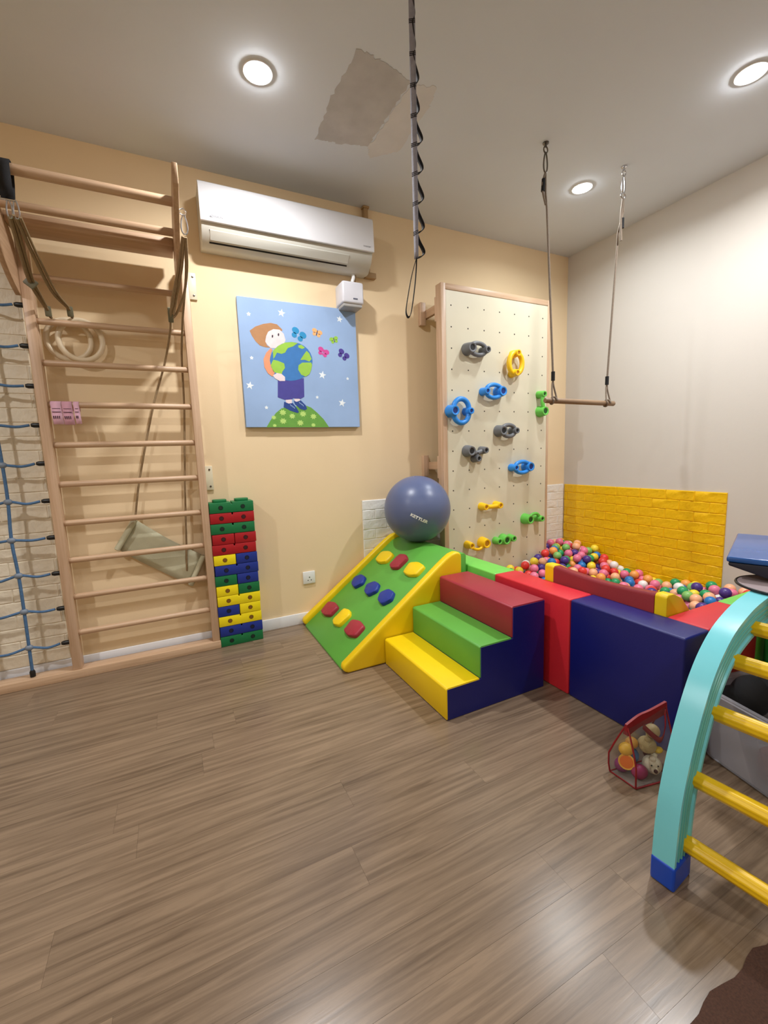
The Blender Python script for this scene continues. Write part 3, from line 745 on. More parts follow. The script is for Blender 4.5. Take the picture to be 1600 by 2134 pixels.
def canvas():
    cx, cz, yf = 0.811, 1.697, 2.757
    t = thing('canvas_picture', 'square blue canvas painting of a child hugging a globe among stars and butterflies', 'picture', (cx, BACK, 1.317))
    MB().box((0.434, yf, 1.317), (1.188, BACK-0.0005, 2.077), 0.002, 1).obj('canvas', mat('sky_blue_paint', (150, 178, 218), 0.7, 0.07, 3.5, 0.25, 350), t)
    P = {k: mat('paint_'+k, c, 0.7, 0.06, 25) for k, c in dict(brown=(176, 128, 86), skin=(232, 214, 216), dark=(60, 46, 60), sea=(56, 118, 184), land=(150, 196, 70), orange=(226, 150, 112),
        indigo=(70, 66, 148), shoe=(34, 66, 138), grass=(104, 160, 66), pale=(186, 220, 120), star=(232, 240, 246), sky=(36, 140, 194), peach=(240, 176, 116), lime=(150, 198, 70), pink=(206, 72, 152), violet=(74, 58, 148), lace=(150, 178, 214), cheek=(236, 190, 196)).items()}
    lv = [0]
    def flat(name, polys, material, layer):
        y = yf-0.0004*layer
        b = MB()
        for poly in polys:
            b.prism([(cx+u, cz+v) for u, v in poly], 'y', y-0.0003, yf-0.0002)
        b.obj(name, material, t, smooth=0)
    flat('painted_hill', [ART['hill']], P['grass'], 1)
    for (u, v, r) in ART_MARKS['spot']:
        flat('painted_flower', [[(u+r*(1 if k % 2 else 0.6)*math.cos(k*math.pi/8), max(-0.378, v+0.85*r*(1 if k % 2 else 0.6)*math.sin(k*math.pi/8))) for k in range(16)]], P['pale'], 2)
    flat('painted_hair', [ART['hair']], P['brown'], 1)
    flat('painted_face', [ART['face']], P['skin'], 2)
    flat('painted_eye', [ART['eye_a']], P['dark'], 3); flat('painted_eye', [ART['eye_b']], P['dark'], 3)
    flat('painted_shorts', [ART['shorts']], P['indigo'], 2)
    flat('painted_sock', [ART['sock_a']], P['skin'], 2); flat('painted_sock', [ART['sock_b']], P['skin'], 2)
    for k in ('shoe_a', 'shoe_b'):
        flat('painted_shoe', [ART[k]], P['shoe'], 3)
        u = sum(p[0] for p in ART[k])/len(ART[k]); v = sum(p[1] for p in ART[k])/len(ART[k])
        flat('painted_laces', [[(u+a, v+0.012-a*0.7), (u+a+0.003, v+0.013-a*0.7), (u+a+0.011, v+0.001-a*0.7), (u+a+0.008, v-0.001-a*0.7)] for a in (-0.010, 0.0, 0.010)], P['lace'], 4)
    flat('painted_globe', [ART['globe']], P['sea'], 3)
    for k in ('land_a', 'land_b', 'land_c', 'land_d', 'land_e'):
        flat('painted_land', [ART[k]], P['land'], 4)
    flat('painted_arm', [ART['arm']], P['orange'], 4); flat('painted_hand', [ART['hand']], P['skin'], 5)
    for (u, v, r) in ART_MARKS['star']:
        flat('painted_star', [[(u+r*(1 if k % 2 == 0 else 0.42)*math.sin(k*math.pi/5+0.2), v+r*(1 if k % 2 == 0 else 0.42)*math.cos(k*math.pi/5+0.2)) for k in range(10)]], P['star'], 1)
    for (u, v, r) in ART_MARKS['dot']:
        flat('painted_star', [[(u+r*(1 if k % 2 == 0 else 0.6)*math.sin(k*math.pi/5), v+r*(1 if k % 2 == 0 else 0.6)*math.cos(k*math.pi/5)) for k in range(10)]], P['star'], 1)
    for (u, v, r), cn, ang in zip(ART_MARKS['fly'], ('sky', 'peach', 'lime', 'pink', 'violet'), (-0.5, -0.3, 0.3, -0.4, -0.6)):
        polys = []
        for sx in (-1, 1):
            for (ox, oy, a, b) in ((0.55, 0.28, 0.5, 0.42), (0.45, -0.35, 0.36, 0.34)):
                polys.append([((ox*sx+a*math.cos(k*math.pi/7))*r, (oy+b*math.sin(k*math.pi/7))*r) for k in range(14)])
        rot = lambda p: (u+p[0]*math.cos(ang)-p[1]*math.sin(ang), v+p[0]*math.sin(ang)+p[1]*math.cos(ang))
        flat('painted_butterfly', [[rot(p) for p in q] for q in polys], P[cn], 1)
        flat('painted_butterfly_body', [[rot(p) for p in ((-0.07*r, -0.5*r), (0.07*r, -0.5*r), (0.07*r, 0.5*r), (-0.07*r, 0.5*r))]], P['dark'] if cn in ('peach', 'lime') else P['pink'] if cn == 'pink' else P['lace'], 2)
canvas()

# ------------------------------------------------------------------ climbing wall
def climbing_wall():
    yf = 2.537
    x0, x1, zt = 1.720, 2.724, 2.251
    t = thing('climbing_wall', 'pale plywood climbing wall panel in a beech frame with coloured holds', 'climbing wall', ((x0+x1)/2, yf, 0))
    MB().box((x0, yf, 0.0), (x0+0.038, 2.603, zt), 0.003, 2).obj('frame_post', M['beech_z'], t)
    MB().box((x1-0.020, yf, 0.0), (x1, 2.603, zt), 0.003, 2).obj('frame_post', M['beech_z'], t)
    MB().box((x0+0.038, yf, zt-0.040), (x1-0.020, 2.603, zt), 0.003, 2).obj('top_rail', M['beech_x'], t)
    MB().box((x0+0.038, yf+0.004, 0.0), (x1-0.020, 2.575, zt-0.040), 0.0015, 1).obj('panel', M['panel'], t)
    hb = MB()
    for i in range(7):
        for j in range(15):
            hb.lathe([(0, 0.0004), (0.0052, 0.0004), (0.0052, -0.001)], (1.803+0.1415*i, yf+0.004, 2.114-0.1405*j), (0, -1, 0), 8)
    o = hb.obj('bolt_holes', M['hole'], t); o['kind'] = 'stuff'
    for zc in (2.110, 1.030):
        b = MB().box((1.690, 2.752, zc-0.078), (1.735, BACK-0.0005, zc+0.078), 0.003, 2).obj('wall_batten', M['beech_z'], t)
        MB().box((1.735, 2.603, zc-0.028), (1.762, BACK-0.0005, zc+0.028), 0.003, 2).obj('wall_arm', M['beech_y'], t)
        MB().box((1.722, 2.6035, zc-0.09), (1.762, 2.622, zc+0.07), 0.003, 2).obj('backing_block', M['beech_z'], t)
        for dz in (-0.06, 0.06):
            MB().ball((1.748, 2.783, zc+dz), 0.006, 10, 6).obj('screw', M['steel'], b)
    C = {'grey': mat('grey_hold', (108, 110, 114), 0.45, 0.06, 20, 0.2, 300), 'yellow': mat('yellow_hold', (250, 200, 12), 0.4, 0.04, 20, 0.1, 300),
         'blue': mat('blue_hold', (42, 138, 226), 0.4, 0.04, 20, 0.1, 300), 'green': mat('green_hold', (104, 196, 78), 0.4, 0.04, 20, 0.1, 300)}
    D = {'grey': mat('grey_hold_hole', (22, 22, 24), 0.7), 'yellow': mat('yellow_hold_hole', (190, 130, 8), 0.6), 'blue': mat('blue_hold_hole', (14, 44, 120), 0.6), 'green': mat('green_hold_hole', (26, 78, 24), 0.6)}
    yp = yf+0.004
    def socket(mb, x, z, big, dep=0.066):
        R = 0.039 if big else 0.0265; h = 0.021 if big else 0.013
        mb.lathe([(R*1.12, 0.0), (R*1.05, dep*0.4), (R*0.92, dep*0.82), (R*0.82, dep), (h*1.12, dep+0.0005), (h, dep-0.002), (h*0.95, dep-0.006), (0, dep-0.006)], (x, yp, z), (0, -1, 0), 20)
    def hold(col, label, sockets, tubes, dep=0.066, r=0.0125, closed=False):
        b = MB()
        for x, z, big in sockets: socket(b, x, z, big, dep)
        for tb in tubes:
            pts = bez(tb, 6) if not closed else tb
            b.tube(pts, r, 10, closed=closed)
        o = b.obj('climbing_hold', C[col], t, smooth=50, label=label)
        for x, z, big in sockets:
            h = 0.0202 if big else 0.0125
            MB().lathe([(0, 0), (h, 0)], (x, yp-dep+0.0052, z), (0, -1, 0), 14).obj('bolt_socket', D[col], o)
    yt = yp-0.044
    def ring(xa, za, xb, zb, wide):
        """closed loop from the first socket to the second, bulging by wide on both sides"""
        a, b = Vector((xa, yt, za)), Vector((xb, yt, zb)); d = b-a; n = Vector((-d.z, 0, d.x)).normalized(); c = (a+b)/2; L2 = d.length/2
        pts = []
        for k in range(36):
            s = 2*math.pi*k/36
            pts.append(c+d.normalized()*(L2*0.98*math.cos(s))+n*(wide*math.copysign(abs(math.sin(s))**0.85, math.sin(s))))
        return [pts]
    hold('grey', 'grey ring hold at the upper left of the climbing wall', [(1.929, 1.833, True), (2.064, 1.829, False)], ring(1.929, 1.833, 2.064, 1.829, 0.040), 0.075, r=0.0150, closed=True)
    hold('yellow', 'yellow upright ring hold', [(2.346, 1.826, False), (2.336, 1.687, False)], ring(2.346, 1.830, 2.336, 1.680, 0.062), 0.074, r=0.0185, closed=True)
    hold('blue', 'blue oval ring hold under the yellow ring', [(2.066, 1.548, False), (2.209, 1.551, True)], ring(2.066, 1.548, 2.209, 1.551, 0.046), 0.066, r=0.0150, closed=True)
    hold('blue', 'large round blue ring hold at the left edge', [(1.779, 1.407, True), (1.915, 1.406, False)], ring(1.779, 1.407, 1.915, 1.406, 0.082), 0.074, r=0.0180, closed=True)
    hold('green', 'green upright bar hold at the right edge', [(2.617, 1.543, False), (2.629, 1.415, True)], [[(2.617, yt, 1.543), (2.612, yt-0.004, 1.48), (2.629, yt, 1.415)]], r=0.016)
    hold('grey', 'grey ring hold in the middle of the climbing wall', [(2.212, 1.269, True), (2.339, 1.268, False)], ring(2.212, 1.269, 2.339, 1.268, 0.042), 0.07, r=0.0150, closed=True)
    hold('grey', 'grey three-socket hold', [(1.923, 1.128, True), (2.051, 1.130, False), (1.985, 1.073, False)], [[(1.923, yt+0.01, 1.128), (1.985, yt+0.01, 1.112), (2.051, yt+0.01, 1.130)], [(1.985, yt+0.01, 1.115), (1.985, yt+0.01, 1.073)]], r=0.018)
    hold('blue', 'blue oval ring hold at the lower right', [(2.339, 0.991, False), (2.487, 0.993, True)], ring(2.339, 0.991, 2.487, 0.993, 0.042), 0.066, r=0.0150, closed=True)
    hold('yellow', 'straight yellow bar hold', [(2.05, 0.716, False), (2.186, 0.717, False)], [[(2.05, yt, 0.716), (2.118, yt, 0.712), (2.186, yt, 0.717)]], r=0.0165)
    hold('green', 'green arched bar hold', [(2.482, 0.581, True), (2.605, 0.576, False)], [[(2.482, yt, 0.590), (2.52, yt, 0.616), (2.57, yt, 0.618), (2.605, yt, 0.585)]], 0.072, r=0.012)
    hold('yellow', 'yellow drooping bar hold near the pit', [(1.916, 0.442, False), (2.055, 0.442, True)], [[(1.916, yt, 0.438), (1.95, yt, 0.412), (2.0, yt, 0.404), (2.055, yt, 0.432)]], 0.068, r=0.011)
    hold('green', 'green three-socket bar hold near the pit', [(2.183, 0.441, False), (2.255, 0.443, True), (2.325, 0.447, False)], [[(2.183, yt+0.015, 0.441), (2.255, yt+0.015, 0.443), (2.325, yt+0.015, 0.447)]], 0.06, r=0.016)
climbing_wall()

# ------------------------------------------------------------------ exercise ball
def exercise_ball():
    c = Vector((1.472, 2.495, 0.7515)); r = 0.2235
    t = thing('exercise_ball', 'large blue-grey exercise ball resting on top of the climbing ramp', 'exercise ball', (c.x, c.y, c.z-r))
    MB().ball(c, r, 64, 40).obj('ball', M['ball_grey'], t, smooth=180)
    me = text_mesh('KETTLER', 0.05, bold=0.0022)
    bm = bmesh.new(); bm.from_mesh(me)
    bmesh.ops.triangulate(bm, faces=bm.faces[:])
    for _ in range(2): bmesh.ops.subdivide_edges(bm, edges=bm.edges[:], cuts=1)
    bm.to_mesh(me); bm.free()
    xs = [v.co.x for v in me.vertices]; k = 0.125/(max(xs)-min(xs))
    n = Vector((-0.463, -0.872, -0.158)).normalized()
    ex = (Vector((-0.211, -0.933, -0.291))-Vector((-0.665, -0.746, -0.038)))
    ex = (ex-n*ex.dot(n)).normalized(); ey = n.cross(ex)
    for v in me.vertices:
        p = n*r+ex*(v.co.x*k)+ey*(v.co.y*k*0.85)
        v.co = c+p.normalized()*(r+0.0006)
    me.materials.clear(); me.materials.append(M['letter'])
    put('lettering', me, t)
    MB().lathe([(0, 0.001), (0.012, 0.001), (0.013, -0.001)], tuple(c+Vector((0.75, 0.5, 0.43)).normalized()*r), (0.75, 0.5, 0.43), 16).obj('valve', M['letter'], t)
exercise_ball()

# ------------------------------------------------------------------ soft climbing ramp
def soft_ramp():
    t = thing('soft_climbing_ramp', 'green soft climbing ramp with yellow side walls and nine raised pads', 'climbing ramp', (1.1, 2.375, 0))
    sl = 0.743; zt = 0.527
    xt = 0.70+zt/sl
    body = [(0.712, 0.001), (0.716, 0.012), (xt-0.02, zt-0.014), (xt+0.02, zt), (1.515, zt), (1.528, zt-0.012), (1.528, 0.001)]
    MB().prism(body, 'y', 2.034, 2.720, 0.004, 2).obj('ramp_body', M['v_green'], t)
    arc = [(1.388+0.0, 0.0)]
    side = [(0.735, 0.001), (0.712, 0.012), (0.704, 0.030), (0.712, 0.050)]
    top = [(1.30, 0.487), (1.352, 0.524), (1.388, 0.545), (1.420, 0.554), (1.448, 0.550), (1.458, 0.536), (1.460, 0.52), (1.460, 0.001)]
    for ya, yb in ((1.984, 2.034), (2.720, 2.770)):
        MB().prism(side+top, 'y', ya, yb, 0.012, 3).obj('side_wall', M['v_yellow'], t)
    ang = math.atan(sl)
    def pad(s, y, poly, material, lab, h=0.024):
        b = MB(); n = len(poly)
        rr = random.Random(int(s*1000+y*77))
        rings = [(1.0, 0.0), (1.0, h*0.6), (0.96, h*0.9), (0.86, h), (0.0, h*1.04)]
        vs = []; fs = []
        fine = []
        for i in range(n):
            p0, p1, p2 = Vector(poly[i-1]), Vector(poly[i]), Vector(poly[(i+1) % n])
            for k in range(5):
                q = k/4
                a = p1.lerp(p0, 0.26*(1-q)) if q < 0.5 else p1.lerp(p2, 0.26*(q-0.5)*2)
                a0 = p1.lerp(p0, 0.26); a2 = p1.lerp(p2, 0.26)
                fine.append(a0*(1-q)*(1-q)+p1*2*q*(1-q)+a2*q*q)
        for k, (sc, hh) in enumerate(rings):
            for p in fine:
                vs.append((p.x*sc, p.y*sc, hh+(rr.uniform(-.0012, .0012) if 0 < k < 4 else 0)))
        m = len(fine)
        for k in range(len(rings)-1):
            for i in range(m):
                fs.append((k*m+i, k*m+(i+1) % m, (k+1)*m+(i+1) % m, (k+1)*m+i))
        b.add(vs, fs)
        mt = Matrix.Translation((0.70+s*math.cos(ang), y, s*math.sin(ang)+0.001)) @ Matrix.Rotation(-ang, 4, 'Y')
        b.v = [tuple(mt @ Vector(p)) for p in b.v]
        b.obj('pad', material, t, smooth=50, label=lab)
    sq = [(-0.05, 0.06), (0.03, 0.08), (0.056, 0.0), (0.046, -0.075), (-0.03, -0.08), (-0.055, -0.01)]
    dia = [(-0.05, 0.055), (0.05, 0.060), (0.066, -0.012), (0.042, -0.058), (-0.048, -0.055), (-0.066, 0.010)]
    hexa = [(-0.045, 0.038), (0.005, 0.075), (0.050, 0.030), (0.050, -0.036), (0.0, -0.075), (-0.055, -0.032)]
    for (s, y, p, m, lab) in ((0.700, 2.585, sq, 'v_yellow', 'yellow pad at the top left'), (0.712, 2.392, dia, 'v_maroon', 'maroon pad at the top'), (0.705, 2.195, sq, 'v_yellow', 'yellow pad at the top right'),
                              (0.462, 2.603, hexa, 'v_deep', 'blue six-sided pad'), (0.468, 2.398, hexa, 'v_deep', 'blue six-sided pad'), (0.470, 2.202, hexa, 'v_deep', 'blue six-sided pad'),
                              (0.200, 2.610, sq, 'v_maroon', 'maroon pad at the bottom left'), (0.212, 2.405, dia, 'v_yellow', 'yellow pad at the bottom'), (0.212, 2.212, sq, 'v_maroon', 'maroon pad at the bottom right')):
        pad(s, y, p, M[m], lab)
soft_ramp()

# ------------------------------------------------------------------ soft stairs
def soft_stairs():
    t = thing('soft_stairs', 'three-step soft stairs with yellow, green and maroon steps and navy sides', 'soft stairs', (1.22, 1.69, 0))
    xs = [0.948, 1.124, 1.304, 1.500]; zs = [0.143, 0.287, 0.431]
    y0, y1 = 1.402, 1.978
    prof = [(xs[0]+0.002, 0.001), (xs[0]+0.002, zs[0]-0.003), (xs[1]+0.002, zs[0]-0.003), (xs[1]+0.002, zs[1]-0.003), (xs[2]+0.002, zs[1]-0.003), (xs[2]+0.002, zs[2]-0.003), (xs[3], zs[2]-0.003), (xs[3], 0.001)]
    MB().prism(prof, 'y', y0, y1, 0.002, 1).obj('side_cover', M['v_navy'], t)
    for k, mname in enumerate(('v_yellow', 'v_green', 'v_maroon')):
        zb = zs[k-1] if k else 0.002
        p = [(xs[k]-0.003, zb+0.002), (xs[k]-0.003, zs[k]-0.004), (xs[k]+0.006, zs[k]+0.003), (xs[k+1]-0.004, zs[k]+0.003), (xs[k+1]-0.004, zs[k]-0.012), (xs[k]+0.012, zs[k]-0.012), (xs[k]+0.012, zb+0.002)]
        MB().prism(p, 'y', y0+0.001, y1-0.001, 0.003, 2).obj('step_cover', M[mname], t)
soft_stairs()

# ------------------------------------------------------------------ ball pit
PH = 0.453
def pit_wall(label, lo, hi, m):
    tag(MB().box(lo, hi, 0.008, 3).obj('pit_wall_block', M[m]), label, 'foam block', 'foam blocks around the ball pit')
pit_wall('lime green foam block of the ball pit wall behind the soft ramp', (1.540, 1.797, 0), (1.690, 2.530, PH), 'v_lime')
pit_wall('red foam block of the ball pit wall behind the soft stairs', (1.540, 1.297, 0), (1.690, 1.795, PH), 'v_red')
pit_wall('navy foam block at the front corner of the ball pit', (1.542, 0.815, 0), (1.692, 1.295, PH), 'v_navy')
pit_wall('red foam block of the ball pit wall next to the navy corner block', (1.694, 0.818, 0), (2.043, 0.968, PH), 'v_red')
pit_wall('lime green foam block of the ball pit wall near the turquoise arch', (2.045, 0.818, 0), (2.400, 0.968, PH), 'v_lime')
pit_wall('yellow foam block of the ball pit wall behind the blue cushion', (2.402, 0.818, 0), (2.790, 0.968, PH), 'v_yellow')
pit_wall('navy foam block of the ball pit wall against the right wall', (2.792, 0.818, 0), (3.182, 0.968, PH), 'v_navy')
def pit_slide():
    t = thing('pit_slide', 'small dark red foam slide with yellow sides inside the ball pit', 'slide', (1.9, 1.27, 0))
    prof = lambda top: [(1.696, 0.001), (1.696, top-0.012), (1.706, top), (1.745, top-0.002), (1.80, top-0.028), (1.90, top-0.135), (2.10, top-0.33), (2.16, 0.10), (2.18, 0.001)]
    for ya, yb in ((0.972, 1.022), (1.532, 1.590)):
        MB().prism(prof(0.536), 'y', ya, yb, 0.006, 2).obj('side_panel', M['v_yellow'], t)
    # chute: sags a little between the sides
    vs = []; fs = []; n = 12
    pr = prof(0.530)
    for j in range(n+1):
        y = 1.022+(1.532-1.022)*j/n; s = 0.014*math.sin(math.pi*j/n)
        for (x, z) in pr: vs.append((x, y, z-(s if z > 0.02 else 0)))
    m = len(pr)
    for j in range(n):
        for i in range(m):
            fs.append((j*m+i, j*m+(i+1) % m, (j+1)*m+(i+1) % m, (j+1)*m+i))
    fs.append(tuple(range(m))); fs.append(tuple(n*m+i for i in range(m)))
    MB().add(vs, fs).obj('chute', M['v_dark_red'], t, smooth=50)
pit_slide()

def pit_balls():
    BR = 0.0325
    cols = {'red': ((226, 60, 56), 12), 'pink': ((234, 122, 156), 24), 'peach': ((246, 182, 140), 12), 'orange': ((244, 164, 84), 10), 'yellow': ((246, 220, 60), 14), 'green': ((36, 156, 96), 11),
            'pale green': ((130, 190, 104), 5), 'blue': ((34, 118, 192), 12), 'purple': ((74, 50, 134), 16), 'white': ((240, 238, 236), 10)}
    me = {}
    for k, (c, wgt) in cols.items():
        me[k] = MB().ball((0, 0, 0), BR, 18, 12).mesh('pit_ball', mat('ball_'+k.replace(' ', '_'), c, 0.35, 0.05, 14, 0.05, 60, sub=0.1), 180)
    bag = [k for k, (c, wgt) in cols.items() for _ in range(wgt)]
    rs = np.random.RandomState(21)
    def ok(x, y):
        inside = (x > 1.726) & (x < 3.148) & (y > 1.004) & (y < 2.500)
        corner = (x > 2.762) & (x < 3.148) & (y >= 2.500) & (y < 2.738)
        slide = (x < 2.20+BR+.004) & (y > 0.972-BR) & (y < 1.590+BR+.004)
        return (inside | corner) & ~slide
    def target(x, y):
        # surface of the heap: low in the middle, banked into the far corner and along the climbing wall
        g = 0.140+0.125*np.exp(-((x-2.95)**2+(y-2.75)**2)/0.28)+0.075*np.exp(-((y-2.5)/0.28)**2)
        return g+0.085*np.exp(-((x-3.0)**2+(y-1.35)**2)/0.09)+0.12*np.exp(-((x-1.75)/0.22)**2)
    P = np.zeros((0, 3))
    fails = 0
    while fails < 18 and len(P) < 4000:
        x = rs.uniform(1.70, 3.16, 60); y = rs.uniform(0.98, 2.75, 60)
        m = ok(x, y); x, y = x[m], y[m]
        z = np.full(len(x), BR+0.0005)
        if len(P):
            d2 = (x[:, None]-P[None, :, 0])**2+(y[:, None]-P[None, :, 1])**2
            hit = d2 < (2*BR)**2
            zz = np.where(hit, P[None, :, 2]+np.sqrt(np.maximum(0, (2*BR)**2-d2)), 0)
            z = np.maximum(z, zz.max(1))
        room = target(x, y)-z
        i = int(np.argmax(room))
        if room[i] < 0.0: fails += 1; continue
        fails = 0
        P = np.vstack([P, [x[i], y[i], z[i]]])
    # which balls can be seen from about where the photo was taken: rank by how open their top is and by distance
    cam = np.array([0, 0, CAM_H])
    D = P-cam; L = np.linalg.norm(D, axis=1); U = D/L[:, None]
    vis = np.zeros(len(P))
    for i in range(len(P)):
        e = np.cross(U[i], [0, 0, 1.0]); e /= np.linalg.norm(e); f = np.cross(e, U[i])
        cnt = 0
        for s in ((0, 0), (.6, 0), (-.6, 0), (0, .6), (.5, .6), (-.5, .6), (0, .9)):
            q = P[i]+BR*(s[0]*e+s[1]*f); d = q-cam; l = np.linalg.norm(d); d = d/l
            # over the front pit walls
            tx = 1.692/d[0] if d[0] > 0 else 9; ty = 0.968/d[1] if d[1] > 0 else 9
            blocked = False
            if tx < l and cam[2]+d[2]*tx < PH and 0.8 < d[1]*tx < 2.5: blocked = True
            if ty < l and cam[2]+d[2]*ty < PH and 1.7 < d[0]*ty < 3.2: blocked = True
            if not blocked:
                v = P-cam; b = v @ d; h2 = (v*v).sum(1)-b*b
                blocked = bool(np.any((h2 < (BR*0.97)**2) & (b < l-BR*1.2)))
            cnt += 0 if blocked else 1
        vis[i] = cnt/L[i]
    order = np.argsort(-vis)
    def zone(p):
        if p[1] > 2.38 and p[0] > 2.70: return 'in the far corner of the ball pit'
        if p[1] > 2.20 and p[0] <= 2.70: return 'below the climbing wall in the ball pit'
        if p[1] < 1.45 and p[0] > 2.45: return 'in the near right end of the ball pit'
        if p[0] > 2.88: return 'along the yellow foam panel in the ball pit'
        if p[0] < 2.30: return 'just behind the pit slide'
        return 'in the middle of the ball pit'
    rr = random.Random(4)
    k = 0; rest_by = {}
    for i in order:
        c = rr.choice(bag)
        if k < 290 and vis[i] > 0:
            o = put('pit_ball', me[c], None, tuple(P[i]), (rr.uniform(0, 6), rr.uniform(0, 6), 0))
            tag(o, 'glossy %s plastic ball %s' % (c, zone(P[i])), 'ball', '%s balls %s' % (c, zone(P[i]))); k += 1
        else:
            rest_by.setdefault(c, []).append(P[i])
    # the buried rest: one heap
    vs = []; fs = []; mi = []
    unit = MB().ball((0, 0, 0), BR, 12, 8)
    keys = list(cols)
    b = MB(); idx = []
    for c, pts in rest_by.items():
        for p in pts:
            b.add([(v[0]+p[0], v[1]+p[1], v[2]+p[2]) for v in unit.v], unit.f); idx += [keys.index(c)]*len(unit.f)
    m2 = bpy.data.meshes.new('ball_heap'); m2.from_pydata(b.v, [], b.f); m2.update()
    for c in keys: m2.materials.append(me[c].materials[0])
    m2.polygons.foreach_set('material_index', idx); m2.polygons.foreach_set('use_smooth', [True]*len(m2.polygons))
    o = put('ball_heap', m2); o['kind'] = 'stuff'
    tag(o, 'heap of mixed coloured plastic balls filling the ball pit below the top layer', 'balls')
    print('pit balls', len(P), 'seen', int((vis > 0).sum()))
pit_balls()

# ------------------------------------------------------------------ trapeze swing
def trapeze():
    t = thing('trapeze', 'wooden trapeze bar hanging on two grey ropes from the ceiling', 'trapeze', (2.22, 1.83, 1.38))
    y = 1.835
    bw = wood('trapeze_wood', (150, 122, 94), (120, 94, 68), (2.5, 60, 60), 0.5, 1.0)
    MB().tube([(1.940, y, 1.397), (1.946, y, 1.397), (2.526, y, 1.391), (2.532, y, 1.391)], [0.012, 0.0155, 0.0155, 0.012], 16).obj('bar', bw, t)
    for sx, (ax, ay), top, low in ((0, (1.938, 1.852), (1.936, 2.40), (2.001, 1.53)), (1, (2.519, 1.812), (2.518, 2.39), (2.461, 1.525))):
        g = M['steel'] if sx else M['dark_steel']
        MB().lathe([(0.0, 0.0), (0.016, 0.0), (0.016, -0.005), (0.006, -0.008), (0.006, -0.02)], (ax, ay, CEIL-0.0005), (0, 0, 1), 14).obj('ceiling_anchor', g, t)
        pts = [(ax+0.014*math.sin(2*math.pi*k/16), ay, CEIL-0.034+0.016*math.cos(2*math.pi*k/16)) for k in range(16)]
        MB().tube(pts, 0.0035, 6, closed=True).obj('eye_ring', g, t)
        cb = MB(); carabiner(cb, (ax, ay, CEIL-0.096), 0.098, 0.034, 0.004); cb.obj('carabiner', g, t)
        zr = CEIL-0.145
        # eye splice: rope loop with a black sleeve
        if sx == 0:
            MB().tube(bez([(ax, ay, zr), (ax-0.020, ay-0.003, zr-0.05), (ax-0.022, ay-0.005, zr-0.10), (ax-0.004, ay-0.009, zr-0.165)], 5), 0.0055, 8).obj('splice', M['rope'], t)
            MB().tube([(ax-0.0145, ay-0.002, zr-0.036), (ax-0.0225, ay-0.005, zr-0.10)], 0.0095, 10).obj('sleeve', M['black_fabric'], t)
            st = (ax, ay, zr)
        else:
            pr_ = [(ax+0.02*math.sin(2*math.pi*k/16), ay, zr-0.012+0.014*math.cos(2*math.pi*k/16)) for k in range(16)]
            MB().tube(pr_, 0.0035, 6, closed=True).obj('link_ring', g, t)
            st = (ax, ay, zr-0.026)
            MB().tube(bez([st, (ax-0.012, ay, zr-0.12), (ax-0.014, ay-0.003, zr-0.20), (ax-0.010, ay-0.004, zr-0.26)], 5), 0.0065, 8).obj('splice', M['rope'], t)
            MB().tube([(ax-0.002, ay-0.002, zr-0.135), (ax-0.004, ay-0.003, zr-0.190)], 0.0105, 10).obj('sleeve', M['black_fabric'], t)
        MB().tube([st, (ax, ay-0.004, zr-0.10), (top[0], y, top[1]), (low[0], y, low[1])], 0.0058, 8).obj('rope', M['rope'], t)
        MB().cyl((low[0], y, low[1]+0.028), (low[0], y, low[1]-0.022), 0.0105, 0.0105, 12).obj('sleeve', M['black_fabric'], t)
        zb = 1.397 if sx == 0 else 1.392
        for s in (-1, 1):
            MB().tube(bez([(low[0], y, low[1]-0.02), (low[0]+s*0.006, y, low[1]-0.05), (low[0]+s*0.0165, y-0.012, zb+0.018), (low[0]+s*0.014, y-0.0205, zb)], 5), 0.0048, 8).obj('loop', M['rope'], t)
        lp = [(low[0]+0.014*math.sin(q), y-0.0205*math.cos(q*1.0), zb-0.0205*abs(math.sin(math.pi/2*1.0))*math.sin(math.pi*k/8)) for k, q in ((k, -math.pi/2+math.pi*k/8) for k in range(9))]
        wrap = [(low[0]-0.014+0.028*k/12, y-0.0205*math.cos(math.pi*2*k/12), zb-0.0205*math.sin(math.pi*2*k/12)) for k in range(13)]
        MB().tube(wrap, 0.0048, 8).obj('wrap', M['rope'], t)
trapeze()

